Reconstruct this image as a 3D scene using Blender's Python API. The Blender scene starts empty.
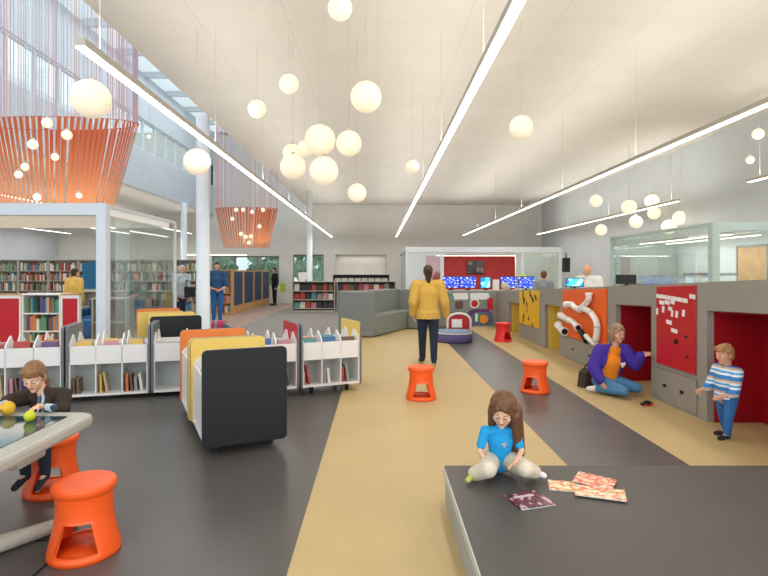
import bpy, bmesh, math, random
from mathutils import Vector, Matrix, Euler
R = math.radians
PI = math.pi
random.seed(7)
SC = bpy.context.scene
COL = SC.collection
F, CX, HY, CH = 540.0, 378.0, 272.0, 1.55       # lens ruler: focal length in px, vanishing point, eye height

def at(px, py, Y):
    return Vector(((px - CX) * Y / F, Y, CH - (py - HY) * Y / F))

# ------------------------------------------------------------------ materials
def lin(c):
    if isinstance(c, str):
        c = [int(c[i:i + 2], 16) / 255 for i in (0, 2, 4)]
    return tuple((v / 12.92 if v <= .04045 else ((v + .055) / 1.055) ** 2.4) for v in c) + (1.0,)

MATS = {}
def mat(name, col, rough=.55, metal=0, noise=0, scale=20, emit=0, bump=0, spec=.4, detail=4, col2=None):
    if name in MATS:
        return MATS[name]
    m = bpy.data.materials.new(name); m.use_nodes = True
    nt = m.node_tree; b = nt.nodes['Principled BSDF']
    c = lin(col)
    b.inputs['Base Color'].default_value = c
    b.inputs['Roughness'].default_value = rough
    b.inputs['Metallic'].default_value = metal
    b.inputs['Specular IOR Level'].default_value = spec
    if emit:
        b.inputs['Emission Color'].default_value = c
        b.inputs['Emission Strength'].default_value = emit
    if noise or bump or col2:
        tc = nt.nodes.new('ShaderNodeTexCoord')
        nz = nt.nodes.new('ShaderNodeTexNoise')
        nz.inputs['Scale'].default_value = scale
        nz.inputs['Detail'].default_value = detail
        nt.links.new(tc.outputs['Object'], nz.inputs['Vector'])
        if noise or col2:
            mx = nt.nodes.new('ShaderNodeMix'); mx.data_type = 'RGBA'
            if col2:
                a, d = c, lin(col2)
            else:
                a = tuple(v * (1 - noise) for v in c[:3]) + (1,)
                d = tuple(min(1, v * (1 + noise)) for v in c[:3]) + (1,)
            mx.inputs[6].default_value = a; mx.inputs[7].default_value = d
            cr = nt.nodes.new('ShaderNodeMapRange')
            cr.inputs[1].default_value = .3; cr.inputs[2].default_value = .7
            nt.links.new(nz.outputs['Fac'], cr.inputs[0])
            nt.links.new(cr.outputs[0], mx.inputs[0])
            nt.links.new(mx.outputs[2], b.inputs['Base Color'])
        if bump:
            bp = nt.nodes.new('ShaderNodeBump')
            bp.inputs['Strength'].default_value = bump; bp.inputs['Distance'].default_value = .01
            nt.links.new(nz.outputs['Fac'], bp.inputs['Height'])
            nt.links.new(bp.outputs['Normal'], b.inputs['Normal'])
    MATS[name] = m
    return m

def stripes_mat(name, cols, scale, axis='Z', rough=.7):
    if name in MATS: return MATS[name]
    m = bpy.data.materials.new(name); m.use_nodes = True
    nt = m.node_tree; b = nt.nodes['Principled BSDF']
    b.inputs['Roughness'].default_value = rough
    tc = nt.nodes.new('ShaderNodeTexCoord'); sp = nt.nodes.new('ShaderNodeSeparateXYZ')
    nt.links.new(tc.outputs['Object'], sp.inputs[0])
    mu = nt.nodes.new('ShaderNodeMath'); mu.operation = 'MULTIPLY'; mu.inputs[1].default_value = scale
    nt.links.new(sp.outputs[axis], mu.inputs[0])
    fr = nt.nodes.new('ShaderNodeMath'); fr.operation = 'FRACT'
    nt.links.new(mu.outputs[0], fr.inputs[0])
    cr = nt.nodes.new('ShaderNodeValToRGB'); cr.color_ramp.interpolation = 'CONSTANT'
    n = len(cols)
    el = cr.color_ramp.elements
    while len(el) < n: el.new(.5)
    for i, c in enumerate(cols):
        el[i].position = i / n; el[i].color = lin(c)
    nt.links.new(fr.outputs[0], cr.inputs[0]); nt.links.new(cr.outputs[0], b.inputs['Base Color'])
    MATS[name] = m
    return m

def cells_mat(name, cols, scale, rough=.45, stretch=(1, 1, 1), emit=0):
    """printed cover / screen picture: voronoi cells through a colour ramp"""
    if name in MATS: return MATS[name]
    m = bpy.data.materials.new(name); m.use_nodes = True
    nt = m.node_tree; b = nt.nodes['Principled BSDF']
    b.inputs['Roughness'].default_value = rough
    tc = nt.nodes.new('ShaderNodeTexCoord'); mp = nt.nodes.new('ShaderNodeMapping')
    mp.inputs['Scale'].default_value = stretch
    vo = nt.nodes.new('ShaderNodeTexVoronoi'); vo.inputs['Scale'].default_value = scale
    sp = nt.nodes.new('ShaderNodeSeparateColor')
    cr = nt.nodes.new('ShaderNodeValToRGB'); cr.color_ramp.interpolation = 'CONSTANT'
    el = cr.color_ramp.elements
    while len(el) < len(cols): el.new(.5)
    for i, c in enumerate(cols):
        el[i].position = i / len(cols); el[i].color = lin(c)
    nt.links.new(tc.outputs['Object'], mp.inputs[0]); nt.links.new(mp.outputs[0], vo.inputs['Vector'])
    nt.links.new(vo.outputs['Color'], sp.inputs[0]); nt.links.new(sp.outputs[0], cr.inputs[0])
    nt.links.new(cr.outputs[0], b.inputs['Base Color'])
    if emit:
        nt.links.new(cr.outputs[0], b.inputs['Emission Color']); b.inputs['Emission Strength'].default_value = emit
    MATS[name] = m
    return m

def glass_mat(name, tint=(.93, .97, .96), refl=.10, haze=0):
    if name in MATS: return MATS[name]
    m = bpy.data.materials.new(name); m.use_nodes = True
    nt = m.node_tree
    for n in list(nt.nodes): nt.nodes.remove(n)
    out = nt.nodes.new('ShaderNodeOutputMaterial'); mx = nt.nodes.new('ShaderNodeMixShader')
    tr = nt.nodes.new('ShaderNodeBsdfTransparent'); gl = nt.nodes.new('ShaderNodeBsdfGlossy')
    tr.inputs[0].default_value = tint + (1,); gl.inputs['Roughness'].default_value = .03
    lw = nt.nodes.new('ShaderNodeLayerWeight'); lw.inputs[0].default_value = .35
    mu = nt.nodes.new('ShaderNodeMath'); mu.operation = 'MULTIPLY_ADD'
    mu.inputs[1].default_value = refl * 2.5; mu.inputs[2].default_value = refl * .4
    nt.links.new(lw.outputs['Fresnel'], mu.inputs[0]); nt.links.new(mu.outputs[0], mx.inputs[0])
    nt.links.new(tr.outputs[0], mx.inputs[1]); nt.links.new(gl.outputs[0], mx.inputs[2])
    last = mx
    if haze:
        df = nt.nodes.new('ShaderNodeBsdfDiffuse'); df.inputs[0].default_value = (.86, .93, .93, 1)
        last = nt.nodes.new('ShaderNodeMixShader'); last.inputs[0].default_value = haze
        nt.links.new(mx.outputs[0], last.inputs[1]); nt.links.new(df.outputs[0], last.inputs[2])
    nt.links.new(last.outputs[0], out.inputs[0])
    MATS[name] = m
    return m

def floor_mat(name, col, var, scale, rough, speck=0, speck_scale=300):
    if name in MATS: return MATS[name]
    m = bpy.data.materials.new(name); m.use_nodes = True
    nt = m.node_tree; b = nt.nodes['Principled BSDF']
    b.inputs['Roughness'].default_value = rough; b.inputs['Specular IOR Level'].default_value = .35
    tc = nt.nodes.new('ShaderNodeTexCoord')
    n1 = nt.nodes.new('ShaderNodeTexNoise'); n1.inputs['Scale'].default_value = scale; n1.inputs['Detail'].default_value = 3
    n2 = nt.nodes.new('ShaderNodeTexNoise'); n2.inputs['Scale'].default_value = speck_scale; n2.inputs['Detail'].default_value = 2
    for n in (n1, n2): nt.links.new(tc.outputs['Object'], n.inputs['Vector'])
    ad = nt.nodes.new('ShaderNodeMath'); ad.operation = 'MULTIPLY_ADD'
    ad.inputs[1].default_value = speck
    nt.links.new(n2.outputs['Fac'], ad.inputs[0]); nt.links.new(n1.outputs['Fac'], ad.inputs[2])
    mr = nt.nodes.new('ShaderNodeMapRange'); mr.inputs[1].default_value = .3 + speck * .3; mr.inputs[2].default_value = .7 + speck * .7
    nt.links.new(ad.outputs[0], mr.inputs[0])
    mx = nt.nodes.new('ShaderNodeMix'); mx.data_type = 'RGBA'
    c = lin(col)
    mx.inputs[6].default_value = tuple(v * (1 - var) for v in c[:3]) + (1,)
    mx.inputs[7].default_value = tuple(min(1, v * (1 + var)) for v in c[:3]) + (1,)
    nt.links.new(mr.outputs[0], mx.inputs[0]); nt.links.new(mx.outputs[2], b.inputs['Base Color'])
    MATS[name] = m
    return m

# ------------------------------------------------------------------ mesh builder
class MB:
    def __init__(s, mtx=None):
        s.bm = bmesh.new(); s.m = mtx or Matrix.Identity(4); s.mi = 0
    def _v(s, co): return s.bm.verts.new(s.m @ Vector(co))
    def _f(s, vs, smooth=False):
        try:
            f = s.bm.faces.new(vs); f.material_index = s.mi; f.smooth = smooth
            return f
        except ValueError:
            return None
    def box(s, x0, x1, y0, y1, z0, z1, bev=0, rot=None, seg=2):
        c = Vector(((x0 + x1) / 2, (y0 + y1) / 2, (z0 + z1) / 2))
        vs = []
        for dx in (x0, x1):
            for dy in (y0, y1):
                for dz in (z0, z1):
                    p = Vector((dx, dy, dz))
                    if rot is not None: p = c + rot @ (p - c)
                    vs.append(s._v(p))
        fs = [s._f([vs[i] for i in q]) for q in ((0, 1, 3, 2), (4, 6, 7, 5), (0, 4, 5, 1), (2, 3, 7, 6), (0, 2, 6, 4), (1, 5, 7, 3))]
        if bev:
            es = list({e for f in fs for e in f.edges})
            r = bmesh.ops.bevel(s.bm, geom=es, offset=bev, segments=seg, profile=.5, affect='EDGES')
            for f in r['faces']: f.material_index = s.mi; f.smooth = True
        return s
    def prism(s, poly, axis, a, b, bev=0):
        """poly: 2-D points; axis: the axis it is extruded along from a to b ('x': poly=(y,z), 'y': (x,z), 'z': (x,y))"""
        def mk(p, t):
            return {'x': (t, p[0], p[1]), 'y': (p[0], t, p[1]), 'z': (p[0], p[1], t)}[axis]
        A = [s._v(mk(p, a)) for p in poly]; B = [s._v(mk(p, b)) for p in poly]
        n = len(poly)
        fs = [s._f(A[::-1]), s._f(B)]
        for i in range(n): fs.append(s._f([A[i], A[(i + 1) % n], B[(i + 1) % n], B[i]]))
        bmesh.ops.recalc_face_normals(s.bm, faces=[f for f in fs if f])
        if bev:
            es = list(fs[0].edges) + list(fs[1].edges)
            r = bmesh.ops.bevel(s.bm, geom=es, offset=bev, segments=2, profile=.5, affect='EDGES')
            for f in r['faces']: f.material_index = s.mi
        return s
    def quad(s, *pts):
        s._f([s._v(p) for p in pts]); return s
    def cone(s, p0, p1, r0, r1=None, n=12, cap=True, smooth=True):
        p0, p1 = Vector(p0), Vector(p1); r1 = r0 if r1 is None else r1
        d = (p1 - p0).normalized(); u = d.orthogonal().normalized(); w = d.cross(u)
        A = []; B = []
        for i in range(n):
            a = 2 * PI * i / n; k = u * math.cos(a) + w * math.sin(a)
            A.append(s._v(p0 + k * r0)); B.append(s._v(p1 + k * r1))
        for i in range(n): s._f([A[i], A[(i + 1) % n], B[(i + 1) % n], B[i]], smooth)
        if cap: s._f(A[::-1]); s._f(B)
        return s
    def tube(s, pts, r, n=10, cap=True):
        pts = [Vector(p) for p in pts]
        rings = []; u = None
        for i, p in enumerate(pts):
            d = (pts[min(i + 1, len(pts) - 1)] - pts[max(i - 1, 0)]).normalized()
            if u is None: u = d.orthogonal().normalized()
            u = (u - d * u.dot(d)).normalized(); w = d.cross(u)
            rr = r[i] if isinstance(r, (list, tuple)) else r
            rings.append([s._v(p + (u * math.cos(2 * PI * k / n) + w * math.sin(2 * PI * k / n)) * rr) for k in range(n)])
        for a, b in zip(rings, rings[1:]):
            for k in range(n): s._f([a[k], a[(k + 1) % n], b[(k + 1) % n], b[k]], True)
        if cap: s._f(rings[0][::-1]); s._f(rings[-1])
        return s
    def lathe(s, prof, n=32, c=(0, 0, 0), a0=0, a1=2 * PI, closed=True):
        full = abs(a1 - a0 - 2 * PI) < 1e-6
        m = n if full else n + 1
        rings = []
        for r, z in prof:
            if r < 1e-6:
                rings.append([s._v((c[0], c[1], c[2] + z))]); continue
            rings.append([s._v((c[0] + r * math.cos(a0 + (a1 - a0) * i / n), c[1] + r * math.sin(a0 + (a1 - a0) * i / n), c[2] + z)) for i in range(m)])
        for a, b in zip(rings, rings[1:]):
            for i in range(n):
                j = (i + 1) % m
                if len(a) == 1 and len(b) == 1: continue
                if len(a) == 1: s._f([a[0], b[j], b[i]], True)
                elif len(b) == 1: s._f([a[i], a[j], b[0]], True)
                else: s._f([a[i], a[j], b[j], b[i]], True)
        return s
    def sphere(s, c, r, n=20, m=12, rot=None):
        if not isinstance(r, (tuple, list, Vector)): r = (r, r, r)
        c = Vector(c); rings = []
        for j in range(m + 1):
            t = PI * j / m
            k = 1 if j in (0, m) else n
            ring = []
            for i in range(k):
                a = 2 * PI * i / n
                p = Vector((r[0] * math.sin(t) * math.cos(a), r[1] * math.sin(t) * math.sin(a), -r[2] * math.cos(t)))
                if rot is not None: p = rot @ p
                ring.append(s._v(c + p))
            rings.append(ring)
        for a, b in zip(rings, rings[1:]):
            for i in range(n):
                j = (i + 1) % n
                if len(a) == 1: s._f([a[0], b[j], b[i]], True)
                elif len(b) == 1: s._f([a[i], a[j], b[0]], True)
                else: s._f([a[i], a[j], b[j], b[i]], True)
        return s
    def rcone(s, p0, r0, p1, r1, n=12):
        p0, p1 = Vector(p0), Vector(p1)
        d = p1 - p0
        if d.length < 1e-5: return s.sphere(p0, max(r0, r1), n)
        L = d.length; d = d / L; u = d.orthogonal().normalized(); w = d.cross(u)
        prof = [(0, -r0)] + [(r0 * math.sin(t), -r0 * math.cos(t)) for t in (.4, .8, 1.2, PI / 2)]
        prof += [(r1 * math.cos(t), L + r1 * math.sin(t)) for t in (0, .4, .8, 1.2)] + [(0, L + r1)]
        rings = []
        for r, z in prof:
            if r == 0: rings.append([s._v(p0 + d * z)])
            else: rings.append([s._v(p0 + d * z + (u * math.cos(2 * PI * i / n) + w * math.sin(2 * PI * i / n)) * r) for i in range(n)])
        for a, b in zip(rings, rings[1:]):
            for i in range(n):
                j = (i + 1) % n
                if len(a) == 1: s._f([a[0], b[j], b[i]], True)
                elif len(b) == 1: s._f([a[i], a[j], b[0]], True)
                else: s._f([a[i], a[j], b[j], b[i]], True)
        return s
    def build(s, name, mats, parent=None, recalc=False):
        if recalc: bmesh.ops.recalc_face_normals(s.bm, faces=s.bm.faces)
        me = bpy.data.meshes.new(name); s.bm.to_mesh(me); s.bm.free()
        if not isinstance(mats, (list, tuple)): mats = [mats]
        for m in mats: me.materials.append(m)
        o = bpy.data.objects.new(name, me); COL.objects.link(o)
        if parent is not None: o.parent = parent
        return o

def tag(o, label=None, cat=None, group=None, kind=None):
    if label: o['label'] = label
    if cat: o['category'] = cat
    if group: o['group'] = group
    if kind: o['kind'] = kind
    return o
def thing(name, label, cat, loc=(0, 0, 0), rz=0, group=None):
    o = bpy.data.objects.new(name, None); COL.objects.link(o)
    o.location = loc; o.rotation_euler = (0, 0, rz); o.empty_display_size = .1
    return tag(o, label, cat, group)
def struct(o):
    o['kind'] = 'structure'; return o
def sempty(name, loc=(0, 0, 0)):
    o = bpy.data.objects.new(name, None); COL.objects.link(o); o.location = loc; o['kind'] = 'structure'; return o
def copy_tree(o, parent=None):
    c = o.copy(); COL.objects.link(c)
    if parent is not None: c.parent = parent
    for ch in list(o.children): copy_tree(ch, c)
    return c
def rrect(w, z0, z1, r, n=5):
    """rounded rectangle outline, centred on 0 in the first axis"""
    pts = []
    for cx, cz, a in ((w - r, z1 - r, 0), (-w + r, z1 - r, 90), (-w + r, z0 + r, 180), (w - r, z0 + r, 270)):
        for i in range(n + 1):
            t = R(a + 90 * i / n); pts.append((cx + r * math.cos(t), cz + r * math.sin(t)))
    return pts

# ------------------------------------------------------------------ palette
M = dict(
    white=mat('white_paint', 'eceae6', .5), white_cart=mat('white_laminate', 'f0ece8', .35, spec=.5),
    wall_warm=mat('warm_white_wall', 'e4e1da', .8, noise=.03, scale=2), wall_cool=mat('cool_white_wall', 'd4dce2', .8, noise=.03, scale=2),
    frame_white=mat('white_metal_frame', 'e4eaf0', .35), black=mat('black_laminate', '14181b', .45),
    dark_panel=mat('charcoal_laminate', '15191c', .55, noise=.1, scale=3), edge_gray=mat('grey_edge', '6a7074', .4),
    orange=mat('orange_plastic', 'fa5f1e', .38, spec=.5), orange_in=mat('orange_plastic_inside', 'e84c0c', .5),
    redplastic=mat('red_plastic', 'e8302c', .4), red_lam=mat('red_laminate', 'c4202c', .4), orange_lam=mat('orange_laminate', 'e8803a', .45),
    yellow_lam=mat('yellow_laminate', 'efcd6a', .45), sofa=mat('grey_upholstery', '868b87', .85, noise=.08, scale=60, bump=.15),
    counter=mat('grey_counter_board', '979289', .6, noise=.04, scale=4), counter_dark=mat('grey_counter_edge', '77766f', .6),
    red_panel=mat('red_enamel', 'c01c24', .3, spec=.5), niche_red=mat('deep_red_lining', '9c0818', .5), niche_yel=mat('yellow_lining', 'e4c452', .5),  # niche red painted darker to carry the shade inside the niches
    yel_panel=mat('yellow_panel', 'f0bd10', .4), orange_panel=mat('orange_panel', 'ee6412', .4),
    pvc=mat('white_pipe', 'f2f0ea', .3), metal=mat('brushed_metal', 'b4b6b6', .35, metal=.8), gray_metal=mat('grey_metal', '8b8c88', .45),
    wood=mat('light_wood', 'c89a62', .5, noise=.15, scale=6), wood_dark=mat('brown_wood', '7d4a2c', .5, noise=.2, scale=5),
    navy=mat('navy_panel', '2a4368', .6), teal=mat('teal_panel', '1e6a94', .5), shelf_gray=mat('grey_shelving', 'b8b4a8', .5),
    rubber=mat('black_rubber', '17181a', .6), screen_off=mat('black_screen', '0b0d10', .15),
    glass=glass_mat('clear_glass'), glass_green=glass_mat('greenish_glass', (.92, .97, .955), .12, .05),
    globe=mat('opal_globe', 'fff0d4', .4, emit=.42), globe_far=mat('opal_globe_bright', 'ffedd2', .4, emit=.62),
    diffuser=mat('light_diffuser', 'fffaf2', .4, emit=4.5), housing=mat('fixture_housing', 'c0bbae', .4), wire=mat('hanging_wire', 'cfcac0', .5),
)
# ------------------------------------------------------------------ camera, world, colour
cam = bpy.data.cameras.new('camera'); co = bpy.data.objects.new('camera', cam); COL.objects.link(co)
co.location = (0, 0, CH); co.rotation_euler = (R(90), 0, 0)
cam.sensor_width = 36; cam.lens = 36 * F / 768
cam.shift_x = (384 - CX) / 768; cam.shift_y = -(288 - HY) / 768
cam.clip_start = .05; cam.clip_end = 200
SC.camera = co
w = bpy.data.worlds.new('daylight'); SC.world = w; w.use_nodes = True
w.node_tree.nodes['Background'].inputs[0].default_value = (.86, .93, 1, 1)
w.node_tree.nodes['Background'].inputs[1].default_value = 1.25
SC.view_settings.view_transform = 'Standard'; SC.view_settings.look = 'None'
SC.view_settings.exposure = 0.0
SC.cycles.use_denoising = True
SC.cycles.max_bounces = 8; SC.cycles.diffuse_bounces = 4; SC.cycles.glossy_bounces = 3; SC.cycles.transparent_max_bounces = 24
SC.cycles.sample_clamp_indirect = 4
SC.cycles.caustics_reflective = False; SC.cycles.caustics_refractive = False

def area(name, loc, sx, sy, power, rot=(0, 0, 0), col=(1, .96, .9)):
    l = bpy.data.lights.new(name, 'AREA'); l.shape = 'RECTANGLE'; l.size = sx; l.size_y = sy
    l.energy = power; l.color = col
    o = bpy.data.objects.new(name, l); COL.objects.link(o); o.location = loc; o.rotation_euler = rot
    return o

# ------------------------------------------------------------------ the setting
YB, XR, XE, ZC = 27.0, 8.2, -3.64, 4.9           # back wall, right wall, ceiling's left edge, ceiling height
XL, ZL = -8.2, 4.42                              # upper left wall and the lower ceiling behind it
fd = floor_mat('dark_rubber_floor', '5a5653', .16, 1.2, .33, .5, 160)
ft = floor_mat('tan_cork_floor', 'c3aa78', .15, 1.5, .5, 2.2, 90)
fw = floor_mat('wood_floor', 'ab9282', .15, 3, .4, .5, 60)
fg = floor_mat('grey_carpet', '8b8680', .1, 2, .7, .8, 120)
mb = MB()
def strip(x0, x1, y0, y1, i):
    mb.mi = i; mb.quad((x0, y0, 0), (x1, y0, 0), (x1, y1, 0), (x0, y1, 0))
strip(-16, -.467, -3, 9, 0); strip(-16, -4.62, 9, 13, 1); strip(-4.62, -.467, 9, 13, 0)
strip(-16, -6.2, 13, YB, 3); strip(-6.2, -3.9, 13, YB, 2); strip(-3.9, -.467, 13, YB, 3)
strip(-.467, 1.517, -3, 16, 1); strip(1.517, 2.5, -3, 16, 0); strip(2.5, XR, -3, 16, 1)
strip(-.467, XR, 16, YB, 3)
o = struct(mb.build('floor', [fd, ft, fw, fg]))
mb = MB(); mb.box(-16, XR + .3, -3, YB + .3, -.12, -.004); struct(mb.build('floor_slab', M['counter_dark']))

# ceiling of the hall: board panels with fine joints
def ceil_mat():
    m = mat('ceiling_board', 'e6e2da', .9, noise=.025, scale=1.2)
    nt = m.node_tree; b = nt.nodes['Principled BSDF']
    br = nt.nodes.new('ShaderNodeTexBrick'); br.inputs['Scale'].default_value = 1
    br.inputs['Mortar Size'].default_value = .006; br.inputs['Brick Width'].default_value = 1.2; br.inputs['Row Height'].default_value = 3.6
    br.offset = 0
    br.inputs['Color1'].default_value = (1, 1, 1, 1); br.inputs['Color2'].default_value = (.99, .99, .99, 1); br.inputs['Mortar'].default_value = (.86, .85, .84, 1)
    tc = nt.nodes.new('ShaderNodeTexCoord'); nt.links.new(tc.outputs['Object'], br.inputs['Vector'])
    src = b.inputs['Base Color'].links[0].from_socket
    mx = nt.nodes.new('ShaderNodeMix'); mx.data_type = 'RGBA'; mx.blend_type = 'MULTIPLY'; mx.inputs[0].default_value = 1
    nt.links.new(src, mx.inputs[6]); nt.links.new(br.outputs['Color'], mx.inputs[7]); nt.links.new(mx.outputs[2], b.inputs['Base Color'])
    return m
mb = MB(); mb.box(XE, XR + .2, -3, YB, ZC, ZC + .25); struct(mb.build('ceiling', ceil_mat()))
mb = MB(); mb.box(-16, XL - .201, -3, YB, ZL, ZL + .2); struct(mb.build('ceiling_low', M['white']))
# light well over the string curtains
mb = MB(); mb.box(XE - .02, XE + .2, -3, YB, ZC + .25, 8.5); struct(mb.build('wall_well', M['wall_cool']))
mb = MB()
mb.box(XL - .2, XL, -3, YB, ZL, 5.8); mb.box(XL - .2, XL, -3, YB, 6.9, 8.5);
struct(mb.build('wall_upper_left', M['wall_cool']))
win = sempty('window_1', (XL - .1, 12, 6.35))
mb = MB()
for i in range(31): mb.box(-.05, .05, -15 + i, -14.94 + i, -.55, .55)
mb.box(-.06, .06, -15, 15, -.55, -.5); mb.box(-.06, .06, -15, 15, .5, .55)
mb.build('window_frame', M['frame_white'], win)
mb = MB(); mb.box(-.006, .006, -15, 15, -.5, .5); mb.build('pane', M['glass'], win)
mb = MB(); mb.box(XL - .2, XE + .2, -3, YB, 8.5, 8.6)
# skylight: frame beams and glass
mb.bm.free()
sky = sempty('window_2', ((XL + XE) / 2, 12, 8.5))
mb = MB()
for i in range(16): mb.box(-2.4, 2.4, -15 + 2 * i, -14.85 + 2 * i, -.1, .1)
mb.build('window_frame', M['frame_white'], sky)
mb = MB(); mb.box(-2.4, 2.4, -15, 15, -.01, .01); mb.build('pane', M['glass'], sky)

# back wall with two windows and a lit recess
def wall_with_holes(name, x0, x1, z0, z1, holes, y0, y1, m):
    xs = sorted({x0, x1, *[h[0] for h in holes], *[h[1] for h in holes]}); zs = sorted({z0, z1, *[h[2] for h in holes], *[h[3] for h in holes]})
    b = MB()
    for xa, xb in zip(xs, xs[1:]):
        for za, zb in zip(zs, zs[1:]):
            cx, cz = (xa + xb) / 2, (za + zb) / 2
            if not any(h[0] < cx < h[1] and h[2] < cz < h[3] for h in holes): b.box(xa, xb, y0, y1, za, zb)
    return struct(b.build(name, m))
holes = [(-8.3, -4.95, .9, 2.35), (-4.25, -2.72, .75, 2.42), (-2.15, .42, 1.35, 2.42)]
wall_with_holes('wall_back', -16, XR + .3, 0, 8.5, holes, YB, YB + .3, M['wall_warm'])
mb = MB(); mb.box(-2.15, .42, YB + .55, YB + .6, 1.35, 2.42); mb.box(-2.2, -2.15, YB + .3, YB + .6, 1.35, 2.42); mb.box(.42, .47, YB + .3, YB + .6, 1.35, 2.42)
mb.box(-2.2, .47, YB + .3, YB + .6, 1.3, 1.35); mb.box(-2.2, .47, YB + .3, YB + .6, 2.42, 2.47); struct(mb.build('wall_recess', M['wall_warm']))
area('recess_light', (-.85, YB + .3, 2.38), 2.2, .12, 4)
for k, (xa, xb, za, zb) in enumerate(holes[:2]):
    win = sempty('window_%d' % (3 + k), ((xa + xb) / 2, YB + .15, (za + zb) / 2))
    hw, hh = (xb - xa) / 2, (zb - za) / 2
    mb = MB(); n = 3 if k == 0 else 2
    for i in range(n + 1):
        x = -hw + 2 * hw * i / n; mb.box(x - .04, x + .04, -.06, .06, -hh, hh)
    mb.box(-hw, hw, -.06, .06, -hh, -hh + .06); mb.box(-hw, hw, -.06, .06, hh - .06, hh)
    mb.build('window_frame', M['gray_metal'], win)
    mb = MB(); mb.box(-hw, hw, -.005, .005, -hh, hh); mb.build('pane', M['glass_green'], win)
# right wall with a timber door and a dark door
wl = MB()
wl.box(XR, XR + .3, -3, 3, 0, .9); wl.box(XR, XR + .3, -3, 3, 3.3, ZC); wl.box(XR, XR + .3, 3, 11.3, 0, ZC); wl.box(XR, XR + .3, 12.3, YB, 0, ZC); wl.box(XR, XR + .3, 11.3, 12.3, 2.15, ZC)
struct(wl.build('wall_right', mat('right_wall', 'd2d8da', .8, noise=.03, scale=2)))
dr = sempty('door_1', (XR, 11.8, 0))
mb = MB(); mb.box(-.03, .05, -.46, .46, 0, 2.1); mb.build('door_leaf', M['wood'], dr)
mb = MB(); mb.box(-.05, .1, -.5, -.46, 0, 2.15); mb.box(-.05, .1, .46, .5, 0, 2.15); mb.box(-.05, .1, -.5, .5, 2.1, 2.15); mb.build('door_frame', M['gray_metal'], dr)
mb = MB(); mb.tube([(-.03, -.36, 1.0), (-.09, -.36, 1.0), (-.09, -.24, 1.0)], .012); mb.build('door_handle', M['metal'], dr)
dr = sempty('door_2', (XR, 10.7, 0))
mb = MB(); mb.box(-.05, -.004, -.42, .42, 0, 2.1); mb.build('door_leaf', mat('slate_door', '3d4348', .5), dr)
mb = MB(); mb.tube([(-.05, .3, 1.0), (-.1, .3, 1.0), (-.1, .2, 1.0)], .012); mb.build('door_handle', M['metal'], dr)
# far end of the low reading area and its side
mb = MB(); mb.box(-16.2, -16, 6, YB, 0, ZL); struct(mb.build('wall_left', M['wall_cool']))

# columns
def column(name, x, y, r, z1):
    b = MB(); b.lathe([(0, 0), (r + .02, 0), (r + .02, .04), (r, .05), (r, z1), (0, z1)], 28, (x, y, 0)); return struct(b.build(name, M['frame_white']))
column('column', -3.76, 11.6, .14, ZC)
column('column_rear', -8.05, 22.4, .13, ZL)
column('column_back', -2.85, 22.5, .12, ZC)

# glass-walled box around the picture-book corner (white steel portal)
gx0, gx1, gy0, gy1, gz = -8.9, -4.54, 9.0, 12.3, 2.7
g = sempty('wall_glass_left')
mb = MB(); P = .16
for x in (gx0, gx1 - P): mb.box(x, x + P, gy0, gy0 + P, 0, gz - .2)
mb.box(gx0, gx0 + P, gy1 - P, gy1, 0, gz - .2); mb.box(gx1 - .1, gx1 - .05, gy1 - .05, gy1, 0, gz - .06)
mb.box(gx0, gx1, gy0, gy0 + P, gz - .2, gz); mb.box(gx0, gx1 - .05, gy1 - P, gy1, gz - .06, gz); mb.box(gx1 - .1, gx1 - .05, gy0 + P, gy1 - P, gz - .06, gz); mb.box(gx0, gx0 + P, gy0 + P, gy1 - P, gz - .2, gz)
mb.build('frame', M['frame_white'], g)
mb = MB(); mb.box(gx0 + P, gx1 - P, gy0 + P, gy1 - P, gz - .16, gz - .04); mb.build('roof_panel', mat('luminous_ceiling', 'f4f0ea', .6, emit=.28), g)  # faint glow put into the panel in place of light on its underside
mb = MB()
for i in range(3): mb.box(gx1 - P / 2 - .006, gx1 - P / 2 + .006, gy0 + P + i * 1.03, gy0 + P + i * 1.03 + 1.01, .05, gz - .2)
mb.build('pane', M['glass_green'], g)
# glass office beside the right wall
hx, hy0, hy1, hz = 6.4, 10.3, 14.8, 2.5
g = sempty('wall_glass_right')
mb = MB(); mb.box(hx - .05, hx + .09, hy0 - .05, hy0 + .09, 0, hz)
mb.box(hx - .03, hx + .05, hy0, hy1, hz - .06, hz); mb.box(hx, XR, hy0 - .03, hy0 + .05, hz - .16, hz)
mb.box(hx - .03, hx + .05, hy1 - .08, hy1, 0, hz); mb.box(hx, XR, hy1 - .06, hy1, hz - .06, hz)
mb.build('frame', mat('pale_green_frame', 'b8cbc9', .3), g)
mb = MB()
for i in range(3): mb.box(hx - .006, hx + .006, hy0 + .1 + i * 1.47, hy0 + .1 + i * 1.47 + 1.45, .02, hz - .06)
mb.build('side_pane', M['glass_green'], g)
mb = MB(); mb.box(hx + .1, XR - .01, hy0 - .006, hy0 + .006, .02, hz - .16); mb.build('front_pane', M['glass_green'], g)
mb = MB(); mb.box(hx + .06, XR - .01, hy1 - .046, hy1 - .034, .02, hz - .06); mb.build('rear_pane', M['glass_green'], g)
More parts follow.
